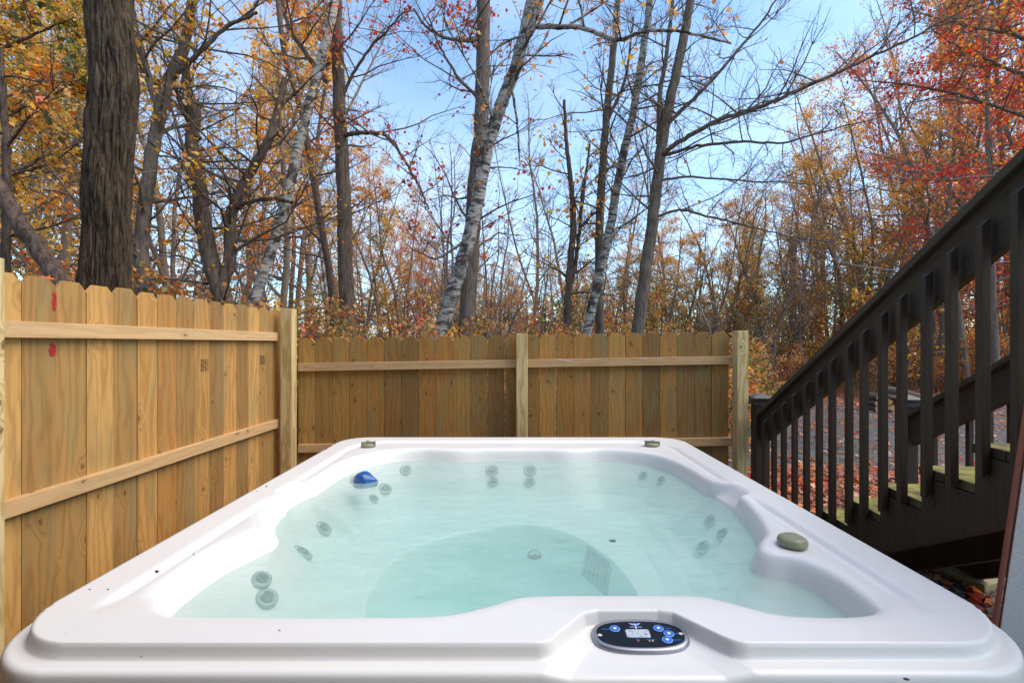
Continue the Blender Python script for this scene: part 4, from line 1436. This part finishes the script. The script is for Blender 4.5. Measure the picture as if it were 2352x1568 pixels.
big_tree('birch_tree', 'thin white birch leaning right above the left fence',
         [([(580, 700, 8.6), (615, 600, 8.6), (655, 480, 8.6), (680, 350, 8.6), (705, 260, 8.6), (740, 130, 8.6), (765, 30, 8.6), (785, -100, 8.6)], .100, .072, .6)],
         mat_birch('pale_birch_bark', (.62, .57, .50), (.09, .07, .055), .50), 15, n1=14, leaves=350, pal='rust', size=.075, mixp=('orange', .4), t0=.45)
big_tree('straight_tree', 'straight dark trunk just right of the fence corner post',
         [([(800, 760, 9), (792, 600, 9), (790, 450, 9), (782, 300, 9), (775, 120, 9), (770, -60, 9)], .155, .10, 1),
          ([(783, 310, 9), (820, 306, 8.8), (880, 305, 8.6), (905, 330, 8.4), (960, 420, 8.2), (985, 480, 8.1)], .045, .015, .5),
          ([(783, 230, 9), (810, 170, 8.9), (850, 110, 8.8), (890, 70, 8.7), (935, 20, 8.6)], .035, .012, .5),
          ([(752, 190, 9), (700, 120, 8.8), (660, 60, 8.6), (640, -40, 8.5)], .05, .03, .4)],
         M_BARK_D, 16, n1=22, len1=1.9, leaves=650, pal='red', size=.07, mixp=('orange', .6), t0=.4)
big_tree('slim_tree', 'slim dark trunk crossing behind the thin birch',
         [([(768, 760, 10), (760, 640, 10), (735, 500, 10), (706, 330, 10), (690, 240, 10), (650, 120, 10), (635, -40, 10)], .085, .05, 1)],
         M_BARK_D, 17, n1=14, leaves=500, pal='rust', size=.08)
big_tree('birch_tree', 'thick white birch leaning right across the middle of the picture',
         [([(1008, 770, 7.6), (1040, 670, 7.6), (1072, 570, 7.6), (1100, 450, 7.6), (1118, 340, 7.6), (1150, 240, 7.6), (1180, 170, 7.6), (1205, 80, 7.6), (1228, -20, 7.6), (1245, -160, 7.6)], .112, .090, .8),
          ([(1120, 330, 7.6), (1150, 230, 7.4), (1185, 140, 7.3), (1230, 40, 7.2), (1260, -60, 7.1)], .055, .04, .3),
          ([(1215, 60, 7.6), (1265, 62, 7.4), (1330, 60, 7.2), (1420, 95, 7.0), (1480, 70, 6.9), (1560, 70, 6.8), (1680, 100, 6.6)], .045, .016, .9),
          ([(1170, 180, 7.6), (1186, 260, 7.5), (1195, 380, 7.4)], .025, .012, .1)],
         M_BIRCH, 18, n1=16, len1=2.3, leaves=500, pal='rust', size=.075, t0=.45)
big_tree('grey_tree', 'tall grey brown trunk standing behind the thick leaning birch',
         [([(1070, 780, 9), (1082, 600, 9), (1090, 430, 9), (1105, 300, 9), (1110, 150, 9), (1112, -80, 9)], .16, .125, 1),
          ([(1108, 90, 9), (1070, 95, 8.8), (1010, 85, 8.6), (975, 60, 8.5), (950, 20, 8.4)], .04, .015, .5),
          ([(1105, 230, 9), (1060, 190, 8.8), (1010, 110, 8.6), (985, 40, 8.5)], .035, .012, .4),
          ([(1103, 520, 9), (1060, 560, 8.8), (1000, 600, 8.6), (930, 560, 8.4)], .03, .01, .5)],
         M_BARK, 19, n1=18, len1=2.2, leaves=600, pal='red', size=.075, t0=.35)
big_tree('slim_tree', 'slim twin grey trunk rising from behind the middle fence bay',
         [([(1302, 790, 10), (1306, 650, 10), (1318, 500, 10), (1312, 420, 10), (1300, 330, 10), (1296, 230, 10)], .095, .03, 1),
          ([(1300, 700, 10), (1320, 620, 10), (1330, 540, 10), (1345, 400, 10), (1355, 330, 10)], .05, .02, .8), ([(1335, 520, 10), (1365, 488, 10), (1380, 486, 9.9)], .035, .02, .1)],
         M_BARK_D, 20, n1=18, len1=1.6, leaves=250, pal='yellow', size=.09, t0=.4)
big_tree('grey_tree', 'tall slender grey trunk directly left of the spotted birch',
         [([(1378, 790, 10), (1375, 650, 10), (1378, 480, 10), (1388, 330, 10), (1400, 200, 10), (1415, 60, 10), (1425, -100, 10)], .105, .06, 1.2), ([(1385, 300, 10), (1440, 180, 9.9), (1455, 40, 9.8)], .04, .02, .4)],
         M_BARK, 21, n1=20, len1=2.0, leaves=120, pal='rust', size=.07)
big_tree('birch_tree', 'slender spotted birch curving up right of centre',
         [([(1342, 790, 9.4), (1365, 680, 9.4), (1395, 560, 9.4), (1412, 460, 9.4), (1432, 350, 9.4), (1455, 260, 9.4), (1475, 130, 9.4), (1490, 30, 9.4), (1500, -100, 9.4)], .10, .06, 1)],
         M_BIRCH, 22, n1=22, len1=2.1, leaves=150, pal='yellow', size=.09, t0=.4)
big_tree('tree_with_long_boughs', 'grey tree whose long bare boughs sweep right over the stairs',
         [([(1462, 790, 9), (1478, 650, 9), (1495, 540, 9), (1508, 430, 9), (1520, 330, 9), (1545, 200, 9), (1570, 90, 9), (1590, -20, 9), (1600, -140, 9)], .125, .07, 1),
          ([(1512, 360, 9), (1560, 325, 8.6), (1650, 275, 8.2), (1750, 245, 7.8), (1850, 200, 7.5), (1950, 155, 7.2), (2080, 95, 7.0), (2200, 30, 6.8), (2330, -30, 6.6)], .046, .008, 1.8),
          ([(1510, 362, 9), (1600, 335, 8.8), (1700, 325, 8.6), (1800, 330, 8.4), (1900, 300, 8.2), (2020, 270, 8)], .035, .008, 1),
          ([(1516, 300, 9), (1580, 240, 8.8), (1640, 180, 8.6), (1700, 110, 8.5), (1760, 40, 8.4), (1800, -40, 8.3)], .04, .012, 1),
          ([(1500, 500, 9), (1560, 480, 8.8), (1640, 500, 8.4), (1720, 520, 8.0), (1820, 545, 7.8), (1950, 560, 7.5)], .028, .007, .9),
          ([(1512, 330, 9), (1515, 220, 9), (1535, 100, 9), (1550, -40, 9)], .05, .03, .5),
          ([(1505, 415, 9), (1580, 405, 8.7), (1700, 415, 8.3), (1830, 420, 8.0), (1980, 440, 7.8)], .026, .006, .8)],
         M_BARK, 23, n1=18, len1=1.8, leaves=90, pal='rust', size=.07, asc=(-.2, .9), t0=.45)
# near red maple reaching in from the upper right
big_tree('maple_tree', 'scarlet maple whose fine leafy branches reach in from the upper right',
         [([(2480, 700, 8.5), (2470, 500, 8.5), (2440, 200, 8.5), (2400, -100, 8.5), (2380, -400, 8.5)], .14, .06, .6),
          ([(2450, 330, 8.5), (2350, 265, 8.2), (2200, 215, 7.9), (2060, 190, 7.6), (1960, 185, 7.4)], .035, .006, 1.6),
          ([(2430, 120, 8.5), (2330, 80, 8.2), (2200, 55, 8), (2080, 20, 7.8)], .035, .006, 1.6),
          ([(2460, 420, 8.5), (2300, 400, 8.1), (2150, 415, 7.8), (2000, 405, 7.5)], .03, .006, 1.3),
          ([(2440, 220, 8.5), (2300, 150, 8.0), (2200, 110, 7.7), (2130, 60, 7.6)], .03, .006, 1.5),
          ([(2420, -20, 8.5), (2340, -30, 8.0), (2220, -20, 7.7)], .03, .006, 1.3)],
         M_BARK, 24, n1=14, len1=1.4, leaves=2300, pal='red', size=.062, asc=(-.2, .7), mixp=('orange', .25), t0=.5)
# oak foliage reaching in at the upper left
big_tree('oak_tree', 'golden oak with broad leaves filling the upper left corner',
         [([(-60, 700, 7.5), (-70, 500, 7.5), (-90, 200, 7.5), (-100, -100, 7.5)], .16, .09, .5),
          ([(-70, 330, 7.5), (20, 260, 7.2), (110, 225, 7.0), (190, 180, 6.8)], .035, .008, 1.5),
          ([(-80, 150, 7.5), (10, 110, 7.2), (90, 75, 7.0), (170, 40, 6.8)], .035, .008, 1.5),
          ([(-60, 450, 7.5), (30, 400, 7.2), (110, 380, 7.0), (180, 330, 6.8)], .03, .008, 1.4)],
         M_BARK_D, 25, n1=14, len1=1.3, leaves=2300, pal='yellow', size=.08, asc=(-.3, .7), mixp=('green', .35), shape='lobed', t0=.5)

# ---- driveway side: pole, wires, logs, fallen leaves, slab
ux, uy = (1821 - 1176) / FPX * 20, 20.0
up_ = empty('utility_pole', (ux, uy, 0)); tag(up_, 'weathered round wooden utility pole among the trees beyond the driveway', 'utility pole')
tb = Tubes(); tb.add([(ux, uy, -.3), (ux, uy, 3), (ux, uy, 6.05)], [.155, .14, .12], 14); tb.add([(ux, uy, 6.05), (ux, uy, 6.055)], [.12, .001], 14)
link('pole', tb.mesh('pole'), simple('weathered_pole', (.19, .155, .14), .85, var=.4, scale=9, bump=.3), up_)
mb = MB()
for z_ in (1.55, 1.70): mb.box((ux, uy - .157, z_), (.12, .01, .09))
mb.build('marker_plate', simple('yellow_plate', (.7, .62, .3), .5), up_)
M_WIRE = simple('pale_cable', (.36, .36, .39), .5)
M_WIRED = simple('dark_cable', (.06, .06, .065), .5)
for lab, pts, r, m in (('pale thick cable sagging right from the utility pole', [(1821, 545, 20), (1860, 565, 18), (1900, 589, 16), (1960, 610, 14), (2067, 622, 12), (2200, 615, 10.5), (2400, 590, 9)], .010, M_WIRE),
                       ('pale cable running left from the top of the utility pole', [(1821, 542, 20), (1760, 560, 19.9), (1675, 603, 19.6), (1560, 650, 19), (1440, 690, 18.5)], .012, M_WIRE),
                       ('thin dark cable crossing behind the big dark trunk', [(-80, 360, 12), (30, 396, 12.4), (189, 445, 13), (380, 505, 14), (612, 563, 15), (800, 600, 16)], .007, M_WIRED)):
    tb = Tubes(); w = lerp_path([P(*q) for q in pts], 6); tb.add(w, np.full(len(w), r), 5)
    o = link('utility_wire', tb.mesh('utility_wire'), m); tag(o, lab, 'utility wire')

M_LOGB = mat_bark('log_bark', (.17, .13, .10), (.06, .045, .035), 2, .5)
tl = NT('cut_log_end'); tcl = tl.n('ShaderNodeTexCoord').outputs['Object']
tl.P(Base__Color=tl.mix(tl.noise(tcl, 14, 3), (.62, .36, .14), (.40, .20, .07)), Roughness=.8)
LC = P(2034, 915, 11.0)
spots = [(0, .09, .095, 'largest orange cut log end at the bottom of the stack'), (-.17, .07, .07, 'round cut log at the bottom left of the stack'), (.17, .08, .08, 'cut log at the bottom right of the stack'),
         (-.09, .22, .06, 'cut log resting in the middle left of the stack'), (.08, .25, .08, 'pale cut log in the middle right of the stack'), (-.2, .20, .05, 'small cut log at the left side of the stack'),
         (-.02, .36, .05, 'small cut log near the top of the stack'), (-.16, .33, .055, 'cut log at the upper left of the stack'), (.19, .33, .05, 'cut log at the upper right of the stack')]
for dx, dz, r, lab in spots:
    n = 14; vv, ff = [], []
    for s_ in (0, 1):
        for i in range(n):
            a = 2 * math.pi * i / n; rr = r * (1 + .08 * math.sin(a * 3 + dx * 30))
            vv.append((LC[0] + dx + rr * math.cos(a), LC[1] + s_ * .45, dz + .005 + rr * math.sin(a)))
    for i in range(n): j = (i + 1) % n; ff.append((i, n + i, n + j, j))
    ff.append(tuple(range(n))); ff.append(tuple(n + i for i in range(n))[::-1])
    me = bpy.data.meshes.new('log'); me.from_pydata(vv, [], ff); me.materials.append(M_LOGB); me.materials.append(tl.m)
    me.polygons[n].material_index = 1; me.polygons[n + 1].material_index = 1
    o = bpy.data.objects.new('log', me); COL.objects.link(o); tag(o, lab, 'log', 'cut logs stacked beyond the driveway')
tb = Tubes(); a = P(2028, 893, 10.9); b = P(2110, 912, 10.7); tb.add([a, (a + b) / 2 + np.array([0, 0, .03]), b], [.08, .085, .09], 12)
tag(link('log', tb.mesh('log'), M_LOGB), 'long grey unsplit log lying across the top of the stack', 'log', 'cut logs stacked beyond the driveway')

# stepping slab under the stairs
sc_ = P(2232, 1322, 3.23)
mb = MB(); mb.prism((sc_[0] + .02, sc_[1] + .05, .028), (.93, .36, 0), (-.36, .93, 0), [(-.24, -.2), (.22, -.23), (.26, .19), (-.21, .22)], .05)
tag(mb.build('stone_slab', simple('mossy_slab', (.26, .22, .10), .85, var=.3, scale=70, bump=.4), None, .006), 'tan rough stone slab lying among leaves under the stairs', 'stone slab')

# fallen leaves: countless, one object
rl = np.random.default_rng(5)
PAL['litter'] = [(.45, .05, .03), (.60, .16, .03), (.62, .26, .12), (.50, .28, .22), (.30, .08, .05), (.60, .36, .25)]
pos = []
def sc(n, x0, x1, y0, y1, f=None):
    q = np.stack([rl.uniform(x0, x1, n), rl.uniform(y0, y1, n), rl.uniform(.010, .03, n)], 1)
    if f is not None: q = q[[rl.random() < f(a, b) for a, b in q[:, :2]]]
    pos.append(q)
sc(6500, 1.9, 7.5, 3.0, 6.6, lambda a, b: min(1, max(.12, (6.25 - b) / .5)) * (1 if b > 3.25 or a > 2.9 else .12))
sc(3200, 2.0, 14, 6.0, 12)
sc(9000, 3, 22, 11.6, 16.5, lambda a, b: .85)
sc(3500, 4, 30, 16, 24)
sc(700, 1.3, 3.3, 1.6, 3.3)
pos = np.concatenate(pos)
pos[:, 2] += np.array([ground_z(a, b) for a, b in pos[:, :2]])
lmsh = leaf_mesh('fallen_leaves', pos, .075, 'litter', rl, flat=1.3, shape='lobed')
tag(link('fallen_leaves', lmsh, M_LEAF), kind='stuff')
# dry orange grass beyond the driveway
gpos = []
vv, ff = [], []
cc = []
for i in range(9000):
    x_ = rl.uniform(5, 26); y_ = rl.uniform(13.0, 18.5)
    if math.sin(x_ * 1.3) + math.sin(y_ * 2.1 + x_) < .1: continue
    h_ = rl.uniform(.15, .5); a_ = rl.uniform(0, 6.28); w_ = .012; z_ = ground_z(x_, y_)
    b_ = len(vv); l_ = rl.normal(0, .12, 2)
    vv += [(x_ - w_ * math.cos(a_), y_ - w_ * math.sin(a_), z_), (x_ + w_ * math.cos(a_), y_ + w_ * math.sin(a_), z_), (x_ + l_[0] + .003, y_ + l_[1], z_ + h_), (x_ + l_[0] - .003, y_ + l_[1], z_ + h_)]
    ff.append((b_, b_ + 1, b_ + 2, b_ + 3))
    c_ = np.array([(.42, .16, .04), (.36, .2, .06), (.22, .2, .05), (.45, .12, .03)][rl.integers(0, 4)]) * rl.uniform(.6, 1.1)
    cc += [(*c_, 1)] * 4
gme = fast_mesh('dry_grass', np.array(vv), np.array(ff), 4)
at = gme.attributes.new('col', 'FLOAT_COLOR', 'POINT'); at.data.foreach_set('color', np.array(cc, dtype=np.float32).ravel())
tag(link('dry_grass', gme, M_LEAF), kind='stuff')

# single bright leaves
def one_leaf(name, loc, size, col, label, rot, cat='leaf'):
    PAL['one'] = [col]
    me = leaf_mesh(name, np.zeros((1, 3)), size, 'one', np.random.default_rng(rot), flat=3, shape='lobed')
    o = link(name, me, M_LEAF, None, loc); tag(o, label, cat); return o
yl = 2.02
o = one_leaf('autumn_leaf', (FX(yl) - .0, 2.035, 1.838), .06, (.75, .13, .02), 'bright orange leaf caught on top of the left fence pickets', 3)
c = spt(2.20, ZT(2.348) + .012, .33)
one_leaf('autumn_leaf', tuple(c), .075, (.4, .02, .02), 'single dark red leaf lying on a mossy stair tread', 8)



# labels that still coincide are told apart by their order from left to right
from collections import defaultdict
_by = defaultdict(list)
for o in COL.objects:
    if o.parent is None and o.get('label') and o.get('group'): _by[o['label']].append(o)
_ORD = {2: ['left', 'right'], 3: ['left', 'middle', 'right'], 4: ['leftmost', 'second from left', 'second from right', 'rightmost'],
        5: ['leftmost', 'second from left', 'middle', 'second from right', 'rightmost'], 6: ['leftmost', 'second from left', 'third from left', 'third from right', 'second from right', 'rightmost']}
for lb, os_ in _by.items():
    if len(os_) in _ORD and len(lb.split()) <= 13:
        os_.sort(key=lambda o: (o.location.x if o.type == 'EMPTY' else o.data.vertices[0].co.x) / max(.1, o.location.y if o.type == 'EMPTY' else o.data.vertices[0].co.y))
        for o, w in zip(os_, _ORD[len(os_)]): o['label'] = f"{lb}, {w} one" if len(lb.split()) < 14 else f"{w} {lb}" if len(lb.split()) < 16 else lb
